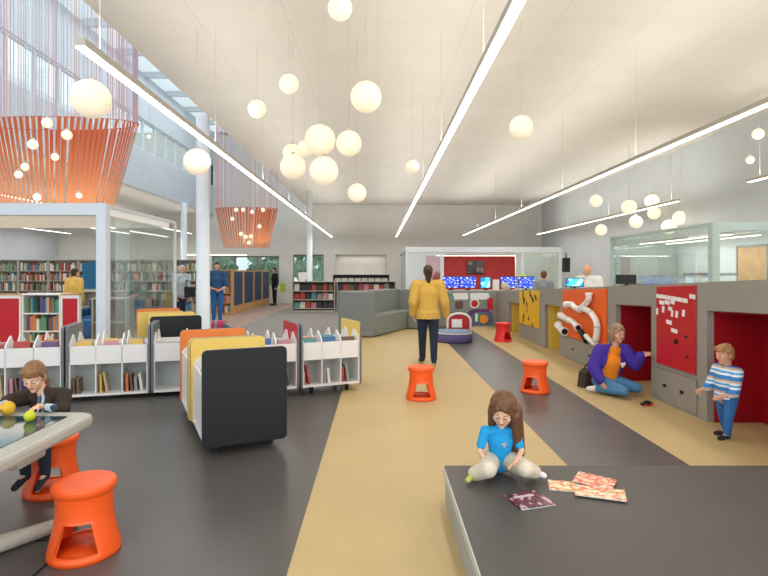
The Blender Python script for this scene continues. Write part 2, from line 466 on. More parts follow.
# glass media room at the far end: post, beam, red wall
g = sempty('wall_glass_back')
ax, bx, yy = .92, 6.1, 18.0
mb = MB(); mb.box(ax, bx, yy - .08, yy + .08, 2.2, 2.38)
for x in (ax, 2.08, 4.75, bx - .1): mb.box(x, x + .11, yy - .05, yy + .05, 0, 2.2)
mb.box(ax, ax + .1, yy, 23, 2.25, 2.38); mb.build('frame', M['frame_white'], g)
mb = MB()
for x0, x1 in ((ax + .11, 2.08), (4.86, bx - .1)): mb.box(x0, x1, yy - .006, yy + .006, .03, 2.2)
mb.box(ax + .04, ax + .052, yy + .1, 22.9, .03, 2.25)
mb.build('pane', M['glass_green'], g)
mb = MB(); mb.box(2.05, 6.1, 23, 23.15, 0, 2.25); struct(mb.build('wall_red', mat('red_slat_wall', 'a02420', .6, noise=.12, scale=5)))
mb = MB(); mb.box(4.9, 6.5, 19.2, 19.3, 0, 2.35); struct(mb.build('wall_pale', M['wall_warm']))

# outside: trees behind the back windows, lawn
mb = MB(); mb.box(-30, 20, YB + .7, 60, -.3, -.1); tag(struct(mb.build('ground_outside', mat('lawn', '5d8a4a', .9, noise=.3, scale=2))))
leafm = mat('leaf_green', '2c8a4c', .7, col2='9ee0aa', scale=5)
def tree(x, y, h, label, seed):
    t = thing('tree', label, 'tree', (x, y, -.1)); rr = random.Random(seed)
    b = MB(); b.tube([(0, 0, 0), (.05, 0, h * .3), (-.03, .05, h * .6)], [.16, .12, .07]); b.build('trunk', M['wood_dark'], t)
    b = MB()
    for i in range(420):
        th, ph = rr.uniform(0, 2 * PI), math.acos(rr.uniform(-1, 1)); q = rr.uniform(.55, 1)
        p = Vector((1.0 * q * math.sin(ph) * math.cos(th), 1.0 * q * math.sin(ph) * math.sin(th), h * .52 + h * .45 * q * math.cos(ph)))
        e = Euler((rr.uniform(0, 6), rr.uniform(0, 6), 0)).to_matrix(); sz = rr.uniform(.12, .24)
        b.quad(*[p + e @ Vector(k) * sz for k in ((-1, -.6, 0), (1, -.6, 0), (1, .6, 0), (-1, .6, 0))])
    b.build('foliage', leafm, t)
for i, (x, y, h) in enumerate(((-8.6, 29.6, 4.2), (-6.1, 29.6, 3.9), (-3.6, 29.6, 4.0))):
    tree(x, y, h, ['leafy green tree outside the wide back window, behind the first navy bookcases', 'leafy green tree outside the wide back window, toward its narrow neighbour', 'leafy green tree outside the narrow back window behind the slim column'][i], i)

area('window_wall_daylight', (1.5, -2.9, 2.5), 15, 4.4, 420, (R(90), 0, 0), (.95, .97, 1))  # added fill lamp, unseen behind the camera, brightens surfaces facing it
# ------------------------------------------------------------------ suspended linear lights
def linear_light(x, y0, y1, z, label, up=5.2, down=3.6, hang=ZC, group='long suspended linear lights', cross=False, w=.042):
    L = y1 - y0
    t = thing('hanging_linear_light', label, 'light', (x, (y0 + y1) / 2, z), PI / 2 if cross else 0, group)
    if cross: t.location = ((y0 + y1) / 2, x, z)
    h = L / 2
    b = MB(); b.box(-w, w, -h, h, .0, .06); b.build('housing', M['housing'], t)
    b = MB(); b.box(-w * .86, w * .86, -h + .01, h - .01, -.012, .0); b.build('diffuser', M['diffuser'], t)
    b = MB(); b.box(-w * .8, w * .8, -h + .01, h - .01, .06, .064); b.build('top_lens', mat('uplight_lens', 'fff6e8', .4, emit=1.5), t)
    if hang:
        n = max(2, int(L / 3) + 1)
        for i in range(n):
            y = -h + .3 + (L - .6) * i / (n - 1)
            b = MB(); b.cone((0, y, .06), (0, y, hang - z - .004), .003, n=6); b.build('suspension_wire', M['wire'], t)
    ang = PI / 2 if cross else 0
    if up: area('uplight', (t.location.x, t.location.y, z + .1), .1, L, up * L, (PI, 0, ang), (1, .965, .91))
    if down: area('downlight', (t.location.x, t.location.y, z - .03), .1, L, down * L, (0, 0, ang), (1, .98, .95))
ZLT = 3.25
linear_light(-2.24, 4.05, 26.2, ZLT, 'long slim linear light hung between the string curtains and the globe cluster')
linear_light(.885, 1.2, 26.0, ZLT, 'long slim linear light hung over the middle of the tan floor')
linear_light(3.95, 1.4, 25.0, ZLT, 'long slim linear light hung over the grey play counter')
linear_light(7.2, 12.95, 24.4, ZLT, 'linear light hung in front of the side wall beyond the glass office')
linear_light(7.0, .5, 10.2, ZLT, 'linear light hung high near the side wall before the glass office')
linear_light(-9.0, 6, 26, 3.4, 'linear light under the low ceiling nearest the glass box', 2, 5, ZL)
linear_light(-12.0, 6, 26, 3.4, 'linear light under the low ceiling deeper over the tall shelves', 2, 5, ZL)
linear_light(-14.8, 6, 26, 3.4, 'linear light under the low ceiling along its outer wall', 2, 5, ZL)
linear_light(7.0, 10.7, 14.4, 2.3, 'short linear light inside the glass office near its front corner', 0, 5, None)
linear_light(7.7, 10.9, 14.4, 2.3, 'short linear light inside the glass office near its timber door', 0, 5, None)
linear_light(20.6, -7.3, -5.0, 2.2, 'linear light strip crossing above the navy bookcases', 0, 6, None, cross=True)
linear_light(19.4, 2.3, 6.0, 2.14, 'linear light strip across the front of the media room', 0, 8, None, cross=True)
linear_light(21.4, 2.3, 6.0, 2.2, 'second linear light strip deeper in the media room before the red wall', 0, 8, None, cross=True)
b_ = MB(); b_.box(-8.6, -4.8, 10.8, 10.9, 0, 0); b_.bm.free()
area('box_light', (-6.7, 10.2, 2.5), 3.6, 2.4, 40)
area('office_fill', (7.3, 12.5, 2.42), 1.4, 3.8, 8)

# ------------------------------------------------------------------ globe pendants
def globe(px, py, Y, d, label, group, top=ZC, far=False):
    c = at(px, py, Y)
    t = thing('globe_pendant', label, 'pendant lamp', c, 0, group)
    b = MB(); b.sphere((0, 0, 0), d / 2, 28, 18); b.build('globe', M['globe_far' if far else 'globe'], t)
    b = MB(); b.lathe([(0, d / 2 - .01), (.03, d / 2 - .01), (.03, d / 2 + .03), (0, d / 2 + .03)], 12); b.build('cap', M['wire'], t)
    if top - c.z > d / 2 + .05:
        b = MB(); b.cone((0, 0, d / 2 + .02), (0, 0, top - c.z - .004), .003, n=6); b.build('cord', M['wire'], t)
G1 = 'round opal globe pendants in the hall'
for px, py, Y, d, lab in (
    (91, 99, 5.7, .40, 'large opal globe pendant hanging before the big string curtain'),
    (197, 162, 7.4, .36, 'opal globe pendant hanging beside the head of the white column'),
    (340, 8, 6.2, .28, 'opal globe pendant closest to the top edge, high under the ceiling'),
    (289, 84, 7.6, .27, 'small opal globe pendant high above the globe cluster'),
    (257, 109, 7.8, .26, 'small opal globe pendant between the slanting light and the cluster'),
    (366, 97, 7.0, .40, 'large opal globe pendant hung above the cluster, by the middle light'),
    (320, 140, 7.4, .42, 'largest opal globe of the cluster, its upper one'),
    (349, 143.5, 7.2, .34, 'opal globe in the cluster on the side toward the middle light'),
    (324, 171, 7.0, .37, 'big opal globe at the bottom middle of the cluster'),
    (293, 167, 7.8, .37, 'opal globe at the lower corner of the cluster toward the slanting light'),
    (292, 153, 9.6, .32, 'opal globe partly hidden behind the lower corner globe of the cluster'),
    (305, 149, 9.9, .30, 'opal globe half hidden behind the largest globe of the cluster'),
    (357, 193, 7.8, .27, 'small opal globe pendant hanging lowest, just under the cluster'),
    (412, 167, 9.6, .25, 'small opal globe pendant hanging close beside the middle linear light'),
    (521, 127.5, 7.2, .31, 'lone opal globe pendant between the middle light and the counter light')):
    globe(px, py, Y, d, lab, G1)
G2 = 'small globe pendants near the glass office'
for px, py, Y, d, lab in (
    (596, 201, 15, .34, 'small globe pendant by the side wall, at the far upper edge of the office group'),
    (601, 230, 15.5, .32, 'small globe pendant hanging just above the glass office rear corner'),
    (629, 207, 13.9, .37, 'globe pendant overlapping the linear light by the side wall'),
    (636, 222, 15.3, .36, 'globe pendant hanging just under the side wall linear light'),
    (652, 201, 15, .38, 'upper one of two stacked globes by the side wall light'),
    (654, 213, 15.6, .36, 'lower one of two stacked globes by the side wall light'),
    (669, 227, 14.4, .38, 'globe pendant hanging lowest above the glass office'),
    (680, 218, 14.6, .38, 'globe pendant next to the lowest one above the glass office'),
    (678, 175.5, 15, .16, 'tiny globe pendant alone high on the side wall'),
    (750, 160, 10, .14, 'tiny globe pendant above the linear light end near the office'),
    (758, 134, 10, .20, 'small globe pendant highest by the side wall near the frame edge')):
    globe(px, py, Y, d, lab, G2, far=True)

# ------------------------------------------------------------------ string curtains: orange band below, thin cords above
cord_m = mat('pale_pink_cord', 'dcb4b4', .6); cord_v = mat('lilac_cord', 'cdc0d4', .6); cord_w = mat('white_cord', 'e8e4ea', .6)
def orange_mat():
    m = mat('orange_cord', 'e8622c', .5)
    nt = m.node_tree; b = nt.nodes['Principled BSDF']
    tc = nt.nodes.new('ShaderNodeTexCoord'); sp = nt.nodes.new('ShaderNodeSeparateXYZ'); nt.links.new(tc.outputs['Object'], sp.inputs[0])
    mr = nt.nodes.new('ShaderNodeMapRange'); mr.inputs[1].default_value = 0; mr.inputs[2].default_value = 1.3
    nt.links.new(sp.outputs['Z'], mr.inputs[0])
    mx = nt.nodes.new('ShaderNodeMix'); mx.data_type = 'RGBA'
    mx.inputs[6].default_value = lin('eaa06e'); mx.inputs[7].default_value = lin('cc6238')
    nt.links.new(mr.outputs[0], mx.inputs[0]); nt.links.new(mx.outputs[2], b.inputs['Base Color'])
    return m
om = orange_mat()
def string_curtain(cx, cy, z0, z1, ztop, r0, r1, label, n, seed, asp=1.0):
    rr = random.Random(seed)
    t = thing('string_curtain', label, 'curtain', (cx, cy, z0), 0)
    b = MB()
    for i in range(n):
        a = 2 * PI * i / n; ha = PI / n * .62
        if rr.random() < .08: continue
        for k, rad in ((0, 1.0),):
            p = [(r0 * math.cos(a - ha), r0 * asp * math.sin(a - ha), 0), (r0 * math.cos(a + ha), r0 * asp * math.sin(a + ha), 0),
                 (r1 * math.cos(a + ha), r1 * asp * math.sin(a + ha), z1 - z0), (r1 * math.cos(a - ha), r1 * asp * math.sin(a - ha), z1 - z0)]
            b.quad(*p)
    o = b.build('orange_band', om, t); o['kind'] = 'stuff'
    b = MB()
    for i in range(int(n * 1.6)):
        a = 2 * PI * (i + rr.uniform(-.3, .3)) / (n * 1.6); b.mi = rr.choice((0, 0, 1, 1, 2))
        rad = r1 * rr.uniform(.97, 1.0)
        b.cone((rad * math.cos(a), rad * asp * math.sin(a), z1 - z0), (rad * math.cos(a), rad * asp * math.sin(a), ztop - z0), rr.uniform(.005, .009), n=5, cap=False)
    o = b.build('cord_screen', [cord_m, cord_v, cord_w], t); o['kind'] = 'stuff'
    for nm, r, z in (('bottom_hoop', r0, 0), ('top_hoop', r1, z1 - z0)):
        b = MB(); b.tube([((r + .0) * math.cos(2 * PI * i / 48), r * asp * math.sin(2 * PI * i / 48), z) for i in range(49)], .006, 6)
        b.build(nm, om if nm == 'top_hoop' else om, t)
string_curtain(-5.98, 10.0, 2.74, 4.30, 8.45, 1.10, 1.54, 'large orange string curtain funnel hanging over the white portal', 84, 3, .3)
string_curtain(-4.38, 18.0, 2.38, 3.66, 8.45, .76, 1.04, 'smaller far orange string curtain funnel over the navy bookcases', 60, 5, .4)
area('funnel_glow', (-6.02, 10.0, 2.85), 1.4, .4, 6, (PI, 0, 0), (1, .8, .55))
area('funnel_glow_far', (-4.38, 18, 2.5), 1.0, .4, 9, (PI, 0, 0), (1, .8, .55))
G3 = 'tiny globe lights in the big string curtain'
for px, py, lab in ((47, 123, 'at its upper rim toward the middle'), (67, 135, 'below the large globe, upper half'), (33, 144.5, 'upper half, third from its outer edge'), (55, 157, 'at mid height'),
                    (18.5, 174.5, 'lower of a touching pair'), (25, 167, 'upper of a touching pair'), (37, 197, 'close to the portal beam')):
    globe(px, py, 9.3 + (py % 3) * .06, .17 if py < 150 else .13, 'tiny globe light in the big orange string curtain, ' + lab, G3, 8.4, True)
G4 = 'tiny globe lights in the far string curtain'
for i, (px, py) in enumerate(((236, 210), (243, 210), (252, 212), (263, 210), (232.5, 219), (259.5, 226.5), (241, 234), (245.5, 237), (251, 236.5), (249, 243))):
    globe(px, py, 17.44 - i * .06, .13, 'tiny globe light in the far orange string curtain over the navy bookcases', G4, 8.4, True)
globe(149, 136.5, 12, .09, 'tiny bright globe against the pale upper wall beside the big string curtain', None, 8.4, True)
globe(79, 195.5, 9.15, .1, 'tiny globe light in the big orange string curtain, lowest by the portal post', None, 8.4, True)

# ------------------------------------------------------------------ stools
def make_stool(name_m, label, loc, rz, group, s=1.0, inner='orange_in'):
    """flared plastic stool: tapered body, domed seat, two arched openings, open foot ring"""
    t = thing('stool', label, 'stool', loc, rz, group)
    H = .40 * s
    prof = [(.186, 0), (.187, .02), (.182, .04), (.168, .10), (.154, .16), (.146, .22), (.143, .27), (.146, .32), (.152, .355)]
    n = 64
    b = MB(); bm = b.bm
    def rad(z):
        for (ra, za), (rb, zb) in zip(prof, prof[1:]):
            if za <= z <= zb: return ra + (rb - ra) * (z - za) / (zb - za)
        return prof[-1][0]
    zs = [0, .02, .045, .07, .10, .13, .16, .185, .205, .22, .25, .29, .32, .355]
    def az(i, z):
        # openings face +-Y; the columns beside them lean with their sloping edges
        a = (i * 360 / n - 90 + 90) % 360
        c = 90 if a < 180 else 270
        d = a - c
        half = 37 - min(1, max(0, (z - .045) / .16)) * 10
        d = d / 33.75 * half if abs(d) <= 33.75 else math.copysign(half + (abs(d) - 33.75) / (90 - 33.75) * (90 - half), d)
        return R(c + d)
    def hole(i, k):
        z = (zs[k] + zs[k + 1]) / 2
        a = (i + .5) * 360 / n
        return .045 < z < .205 and min(abs(a - 90), abs(a - 270)) < 33.75
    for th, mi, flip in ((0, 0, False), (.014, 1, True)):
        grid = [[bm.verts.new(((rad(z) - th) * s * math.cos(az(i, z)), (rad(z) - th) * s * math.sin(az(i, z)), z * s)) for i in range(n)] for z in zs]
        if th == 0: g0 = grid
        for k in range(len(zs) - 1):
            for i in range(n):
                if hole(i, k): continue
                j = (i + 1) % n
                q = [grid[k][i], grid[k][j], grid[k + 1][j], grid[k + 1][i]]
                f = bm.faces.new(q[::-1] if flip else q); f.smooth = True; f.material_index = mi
        g1 = grid
    # rims of the openings and of the foot
    for k in range(len(zs) - 1):
        for i in range(n):
            j = (i + 1) % n
            if not hole(i, k): continue
            for (ia, ka, ib, kb, other) in ((i, k, j, k, (i, k - 1)), (i, k + 1, j, k + 1, (i, k + 1)), (i, k, i, k + 1, ((i - 1) % n, k)), (j, k, j, k + 1, (j, k))):
                if not hole(*other):
                    try: bm.faces.new([g0[ka][ia], g0[kb][ib], g1[kb][ib], g1[ka][ia]])
                    except ValueError: pass
    for i in range(n):
        j = (i + 1) % n; bm.faces.new([g0[0][i], g1[0][i], g1[0][j], g0[0][j]])
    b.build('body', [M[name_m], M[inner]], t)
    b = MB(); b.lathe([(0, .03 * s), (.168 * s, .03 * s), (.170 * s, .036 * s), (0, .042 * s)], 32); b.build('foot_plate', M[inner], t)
    b = MB(); b.lathe([(r * s, z * s) for r, z in ((.146, .335), (.158, .345), (.164, .36), (.165, .378), (.160, .392), (.148, .397), (.12, .394), (.06, .389), (0, .388))], 40)
    b.build('seat', M[name_m], t)
    return t
gs = 'orange plastic stools'
make_stool('orange', 'orange plastic stool standing nearest, before the grey touch table', (-1.63, 3.0, 0), R(13), gs)
make_stool('orange', 'orange plastic stool the boy sits on behind the touch table', (-2.30, 3.93, 0), R(20), gs)
make_stool('orange', 'orange plastic stool alone on the tan floor before the woman in yellow', ((421 - 378) * 6.62 / 540, 6.62, 0), 0, gs)
make_stool('orange', 'orange plastic stool standing on the dark floor strip by the kneeling woman', ((535 - 378) * 7.0 / 540, 7.0, 0), R(-36), gs)
make_stool('redplastic', 'red plastic stool by the first yellow niche of the counter', (2.80, 12.1, 0), R(30), None, 1.05, 'redplastic')

# ------------------------------------------------------------------ touch table
t = thing('touch_table', 'grey rounded touch-screen play table cropped at the frame edge', 'table', (0, 0, 0))
tx0, tx1, ty0, ty1, tz = -3.05, -1.86, 2.05, 3.60, .62
def rr_poly(x0, x1, y0, y1, r, n=8):
    pts = []
    for cx, cy, a in ((x1 - r, y1 - r, 0), (x0 + r, y1 - r, 90), (x0 + r, y0 + r, 180), (x1 - r, y0 + r, 270)):
        for i in range(n + 1):
            q = R(a + 90 * i / n); pts.append((cx + r * math.cos(q), cy + r * math.sin(q)))
    return pts
tgm = mat('pale_grey_table', 'b9b6ac', .4)
b = MB(); b.prism(rr_poly(tx0, tx1, ty0, ty1, .11), 'z', tz - .075, tz, .022); b.build('tabletop', tgm, t)
b = MB(); b.prism(rr_poly(tx0 + .12, tx1 - .13, ty0 + .14, ty1 - .13, .02), 'z', tz + .0005, tz + .004)
scr = cells_mat('touch_screen_picture', ('1d3a44', '27525c', '18303a', '3a6f74', '22444c'), 3.0, .08); b.build('screen', scr, t)
b = MB(); b.box(-2.55, -2.22, 2.5, 3.1, .10, tz - .075, .02); b.build('pedestal', tgm, t)
b = MB(); b.box(-2.28, -1.96, 2.95, 3.2, tz - .16, tz - .075, .02); b.build('bracket', tgm, t)
for p, q in (((-2.4, 2.55, .06), (-1.84, 3.30, .04)), ((-2.4, 2.55, .06), (-1.95, 2.15, .04)), ((-2.4, 2.9, .06), (-2.95, 3.3, .04))):
    b = MB(); b.tube([p, (Vector(p) + Vector(q)) / 2 + Vector((0, 0, .005)), q], [.055, .05, .038], 12); b.build('foot', tgm, t)
for x, y, lab in ((-2.40, 3.50, 'yellow toy ball on the touch table beside the boy'), (-2.16, 3.35, 'yellow-green toy ball under the hand of the boy on the touch table')):
    b = MB(); r = .045 if x < -2.3 else .034
    b.sphere((0, 0, 0), r, 20, 12); o = b.build('toy_ball', mat('ball_yellow', 'e0b02c', .4) if x < -2.3 else mat('ball_lime', 'c9cf2a', .4)); o.location = (x, y, tz + r + .003); tag(o, lab, 'ball')
# floor hatch with dark outline
t = thing('floor_hatch', 'square floor power hatch with dark outline below the touch table', 'hatch', (-2.0, 2.92, 0))
b = MB(); b.box(-.24, .24, -.18, .18, .001, .004); b.build('lid', fd, t)
b = MB(); b.box(-.25, .25, -.19, -.18, .001, .006); b.box(-.25, .25, .18, .19, .001, .006); b.box(-.25, -.24, -.19, .19, .001, .006); b.box(.24, .25, -.19, .19, .001, .006); b.build('rim', M['rubber'], t)

# ------------------------------------------------------------------ reading platform and magazines
t = thing('reading_platform', 'low dark-topped reading platform with a pale grey side', 'platform', (0, 0, 0))
b = MB(); b.box(.452, 3.2, .7, 3.62, 0, .236); b.build('skirt', mat('platform_side', 'a3a6a2', .5), t)
b = MB(); b.box(.44, 3.21, .69, 3.63, .236, .25, .004); b.build('top', floor_mat('platform_top', '4f4b46', .14, 1.6, .42, .4, 200), t)
b = MB(); b.box(.436, .452, .69, 3.635, .2, .249); b.build('edge_strip', mat('platform_edge', 'c2c6c2', .4), t)
def magazine(px, py, Y, rz, w, h, z, cover, label, tilt=0, pages=None):
    c = at(px, py, Y)
    t = thing('magazine', label, 'magazine', (c.x, Y, z), rz)
    b = MB(); b.box(-w / 2, w / 2, -h / 2, h / 2, .001, .006); b.build('pages', M['white'], t)
    b = MB(); b.box(-w / 2 - .002, w / 2 + .002, -h / 2 - .002, h / 2 + .002, .006, .0075); b.box(-w / 2 - .004, -w / 2 - .001, -h / 2 - .002, h / 2 + .002, 0, .0075); b.build('cover', cover, t)
    t.rotation_euler = (0, tilt, rz)
    return t
cvA = cells_mat('cover_purple', ('5a1c3a', '7a2840', '2c1830', '9a5a68', 'c8a8b0', '40203c', '6a2038'), 60, .3, (1, .6, 1))
cvB = cells_mat('cover_orange', ('f0c89a', 'e8843c', 'f4e2c4', 'e05a2a', '9cb48c', 'f0d8b0', 'd8744a', 'e8c08c'), 60, .3, (.6, 1, 1))
cvC = cells_mat('cover_cream', ('f2e0bc', 'e8a05a', 'f6ecd8', 'd8602e', 'e8c89c'), 55, .3)
cvD = cells_mat('cover_red', ('e8a080', 'e0603c', 'f0d0b8', 'c8402c', 'f4c8a0'), 55, .3)
mg = magazine(529, 499, 3.07, R(18), .215, .20, .25, cvA, 'dark purple magazine lying by itself in front of the girl')
b = MB(); b.box(-.07, .06, .035, .06, .0076, .008); b.build('title_strip', mat('cover_title', 'd8c4cc', .4), mg)
magazine(570, 486.5, 3.26, R(-14), .24, .15, .25, cvC, 'cream magazine lowest of the three overlapping, nearest the girl')
magazine(600, 493, 3.15, R(-20), .27, .16, .2585, cvB, 'orange and cream magazine at the front of the overlapping three')
magazine(595, 482.5, 3.31, R(-32), .22, .17, .267, cvD, 'reddish magazine on top of the overlapping three', R(2))

area('well_daylight', ((XL + XE) / 2, 11, 8.35), 4.0, 24, 380, (0, 0, 0), (.9, .95, 1))  # added lamp below the skylight to brighten the well and its wall
# ------------------------------------------------------------------ books
BC = dict(red='b4463c', blue='44709c', green='5f8f66', yellow='d8b45c', orange='d07c46', teal='5c9a9a', white='e0ddd4', brown='745844', purple='68527c', black='34363a', tan='c0aa84', pink='c48c98', grey='92948f')
BP = {}
def book_proto(c):
    """one upright book, 1 unit tall, with cover and page block"""
    if c not in BP:
        b = MB(); b.box(-.5, .5, -.5, .5, 0, 1); b.mi = 1; b.box(-.40, .40, -.46, .52, .02, 1.004)
        me = bpy.data.meshes.new('book'); b.bm.to_mesh(me); b.bm.free()
        me.materials.append(mat('book_' + c, BC[c], .5)); me.materials.append(mat('book_pages', 'e6dfcc', .8)); BP[c] = me
    return BP[c]
def book(c, loc, size, rot, label, group):
    o = bpy.data.objects.new('book', book_proto(c)); COL.objects.link(o)
    o.location = loc; o.rotation_euler = rot; o.scale = size
    return tag(o, label, 'book', group)
def shelf_books(mtx, x0, x1, y, z, h, rr, label, group, fill=1.0, wmin=.022, wmax=.045, depth=.17, lean=.0, cols=None, gap=.35):
    """upright books along local x, spines toward -y"""
    x = x0
    rz = mtx.to_euler().z
    while True:
        wd = rr.uniform(wmin, wmax)
        if x + wd > x1: break
        if rr.random() < fill:
            c = rr.choice(cols or list(BC)); hh = h * rr.uniform(.72, .98)
            p = mtx @ Vector((x + wd / 2, y + depth / 2 + rr.uniform(0, .02), z + .001))
            book(c, p, (wd * .94, depth, hh), (0, rr.uniform(-lean, lean), rz), label % c if '%s' in label else label, group)
        else: x += wd * gap
        x += wd

# ------------------------------------------------------------------ wheeled picture-book carts
def two_face_panel(name, t, x, inward, m_in, m_out, W=.36, zb=.085):
    b = MB(); poly = rrect(W, zb, .90, .045)
    th = .028
    a, c = (x, x + th) if inward > 0 else (x - th, x)
    b.prism(poly, 'x', a, c, .003)
    for f in b.bm.faces:
        nx = f.calc_center_median().x
        if abs(f.normal.x) > .9: f.material_index = 0 if f.normal.x * inward > 0 else 1
        else: f.material_index = 2
    return b.build(name, [m_in, m_out, M['edge_gray']], t)
def cart(label, c, rz, L, inA, inB, outA='dark_panel', outB='dark_panel', seed=1, cubby='', side=-1, nb=3, books=True, peek=True, dr=0):
    t = thing('book_cart', label, 'book cart', (c[0], c[1], 0), rz, 'wheeled picture-book carts')
    h = L / 2; W = .34; rr = random.Random(seed); wm = M['white_cart']
    two_face_panel('end_panel', t, -h, 1, M[inA], M[outA], zb=.085 - dr); two_face_panel('end_panel', t, h, -1, M[inB], M[outB], zb=.085 - dr)
    h -= .028
    b = MB(); b.box(-h, h, -W, W, .10 - dr, .125 - dr); b.build('bottom_shelf', wm, t)
    for s in (-1, 1):
        b = MB(); b.box(-h, h, min(s * W, s * (W - .018)), max(s * W, s * (W - .018)), .44, .66); b.build('fascia', wm, t)
    b = MB(); b.box(-h, h, -W + .018, W - .018, .44, .46); b.build('bin_floor', wm, t)
    b = MB(); b.box(-h, h, -.008, .008, .125 - dr, .64); b.build('partition', mat('cart_partition', 'b9c0bd', .5), t)
    poly = [(-W, .125 - dr), (W, .125 - dr), (W, .66), (W - .03, .70), (W - .16, .79), (W - .19, .79), (.02, .62), (-.02, .62), (-W + .19, .79), (-W + .16, .79), (-W + .03, .70), (-W, .66)]
    for i in range(nb + 1):
        x = -h + 2 * h * i / nb
        x = min(max(x, -h + .008), h - .008)
        b = MB(); b.prism(poly, 'x', x - .007, x + .007); b.build('divider', wm, t)
    for sx in (-1, 1):
        for sy in (-1, 1):
            b = MB(); x, y = sx * (h - .14), sy * (W - .10 + dr)
            b.box(x - .02, x + .02, y - .025, y + .025, .05 - dr * .5, .10 - dr); b.cone((x - .014, y, .034 - dr * .2), (x + .014, y, .034 - dr * .2), .034 - dr * .2, n=14); b.build('caster', M['rubber'], t)
    # books
    mt = Matrix.Translation((c[0], c[1], 0)) @ Matrix.Rotation(rz, 4, 'Z')
    if books:
        cw = 2 * h / nb
        for s in ([side] if side else (-1, 1)):
            m2 = mt if s < 0 else mt @ Matrix.Rotation(PI, 4, 'Z')
            for i in range(nb):
                x0 = -h + cw * i + .03
                for k in range(rr.randint(2, 4)):
                    wd = rr.uniform(.02, .04); col = rr.choice(list(BC)); hh = rr.uniform(.16, .25)
                    a = rr.uniform(0, .22) if k else .02
                    x0 += hh * math.sin(a)
                    if x0 + wd + hh * math.sin(a) > -h + cw * (i + 1) - .02: break
                    p = m2 @ Vector((x0 + wd / 2, -W + .13 + rr.uniform(0, .03), .1265 - dr + wd * .5 * math.sin(a)))
                    book(col, p, (wd, .19, hh), (0, -a, m2.to_euler().z), '%s picture book upright in a cubby of the %s' % (col, cubby), 'books in the cubbies of the ' + cubby)
                    x0 += wd + .006
                if peek:
                    for k in range(2):
                        col = rr.choice(list(BC)); hh = rr.uniform(.235, .275); wd = rr.uniform(.15, .18)
                        p = m2 @ Vector((-h + cw * (i + .5) + rr.uniform(-.012, .012), -W + .075 + k * .06, .462))
                        book(col, p, (wd, .016, hh), (-.18, 0, m2.to_euler().z), '%s picture book in a top bin of the %s' % (col, cubby), 'books in the top bins of the ' + cubby)
    return t
a25 = PI / 2 + R(25)
cart('white book cart nearest, with a big black end panel and yellow inner end', (-1.31, 5.0), a25, .86, 'black', 'yellow_lam', seed=11, cubby='black-ended cart', side=1)
cart('white book cart right behind the black-ended one, with an orange inner end', (-1.715, 5.82), a25, .84, 'yellow_lam', 'orange_lam', 'yellow_lam', seed=12, cubby='orange-ended cart', side=1)
cart('farther white book cart with a black end panel, below the white column', (-3.17, 8.39), a25, .86, 'black', 'yellow_lam', seed=13, cubby='farther black-ended cart', side=1, books=False)
cart('farthest white book cart with yellow and orange end panels behind a black one', (-3.76, 9.3), a25, .84, 'yellow_lam', 'orange_lam', 'yellow_lam', seed=14, cubby='farthest cart', side=1, books=False)
a15 = R(24)
cart('white book cart at the edge of the tan floor with a yellow inner end', (-.732, 7.222), a15, .82, 'edge_gray', 'yellow_lam', 'edge_gray', seed=15, cubby='yellow-ended cart by the tan floor', side=-1)
cart('white book cart with a red inner end, half hidden by the black-ended cart', (-1.500, 6.880), a15, .83, 'edge_gray', 'red_lam', 'edge_gray', 'edge_gray', seed=16, cubby='red-ended cart', side=-1)
a7 = R(16)
cart('white book cart behind the seated boy, cut by the frame edge', (-4.27, 6.613), a7, .93, 'edge_gray', 'edge_gray', 'edge_gray', 'edge_gray', seed=17, dr=.045, cubby='cart behind the boy', side=-1)
cart('white book cart with three open cubbies between two grey end panels', (-3.357, 6.875), a7, .93, 'edge_gray', 'edge_gray', 'edge_gray', 'edge_gray', seed=18, dr=.045, cubby='grey-ended cart', side=-1)
cart('white book cart mostly hidden behind the orange end panel', (-2.526, 7.114), a7, .78, 'edge_gray', 'edge_gray', 'edge_gray', 'edge_gray', seed=19, dr=.045, cubby='x', side=-1, nb=2, books=False)

# ------------------------------------------------------------------ generic open bookcase (local: front toward -y)
def bookcase(name, label, loc, rz, w, d, h, zs, m, group=None, back=None, top=True, cat='bookcase'):
    t = thing(name, label, cat, loc, rz, group)
    for s in (-1, 1):
        b = MB(); b.box(min(s * w / 2, s * (w / 2 - .03)), max(s * w / 2, s * (w / 2 - .03)), 0, d, 0, h); b.build('side_panel', m, t)
    for z in zs:
        b = MB(); b.box(-w / 2 + .03, w / 2 - .03, .004, d, z - .025, z); b.build('shelf', m, t)
    if top:
        b = MB(); b.box(-w / 2 - .01, w / 2 + .01, -.01, d + .005, h, h + .03); b.build('top', m, t)
    b = MB(); b.box(-w / 2 + .03, w / 2 - .03, d - .015, d, .02, h); b.build('back_panel', back or m, t)
    b = MB(); b.box(-w / 2 + .03, w / 2 - .03, .02, .04, 0, .06); b.build('plinth', m, t)
    return t, Matrix.Translation(loc) @ Matrix.Rotation(rz, 4, 'Z')
rb = random.Random(5)
DULL = ['grey', 'brown', 'tan', 'white', 'teal', 'green', 'red', 'grey', 'blue', 'white', 'tan', 'brown']
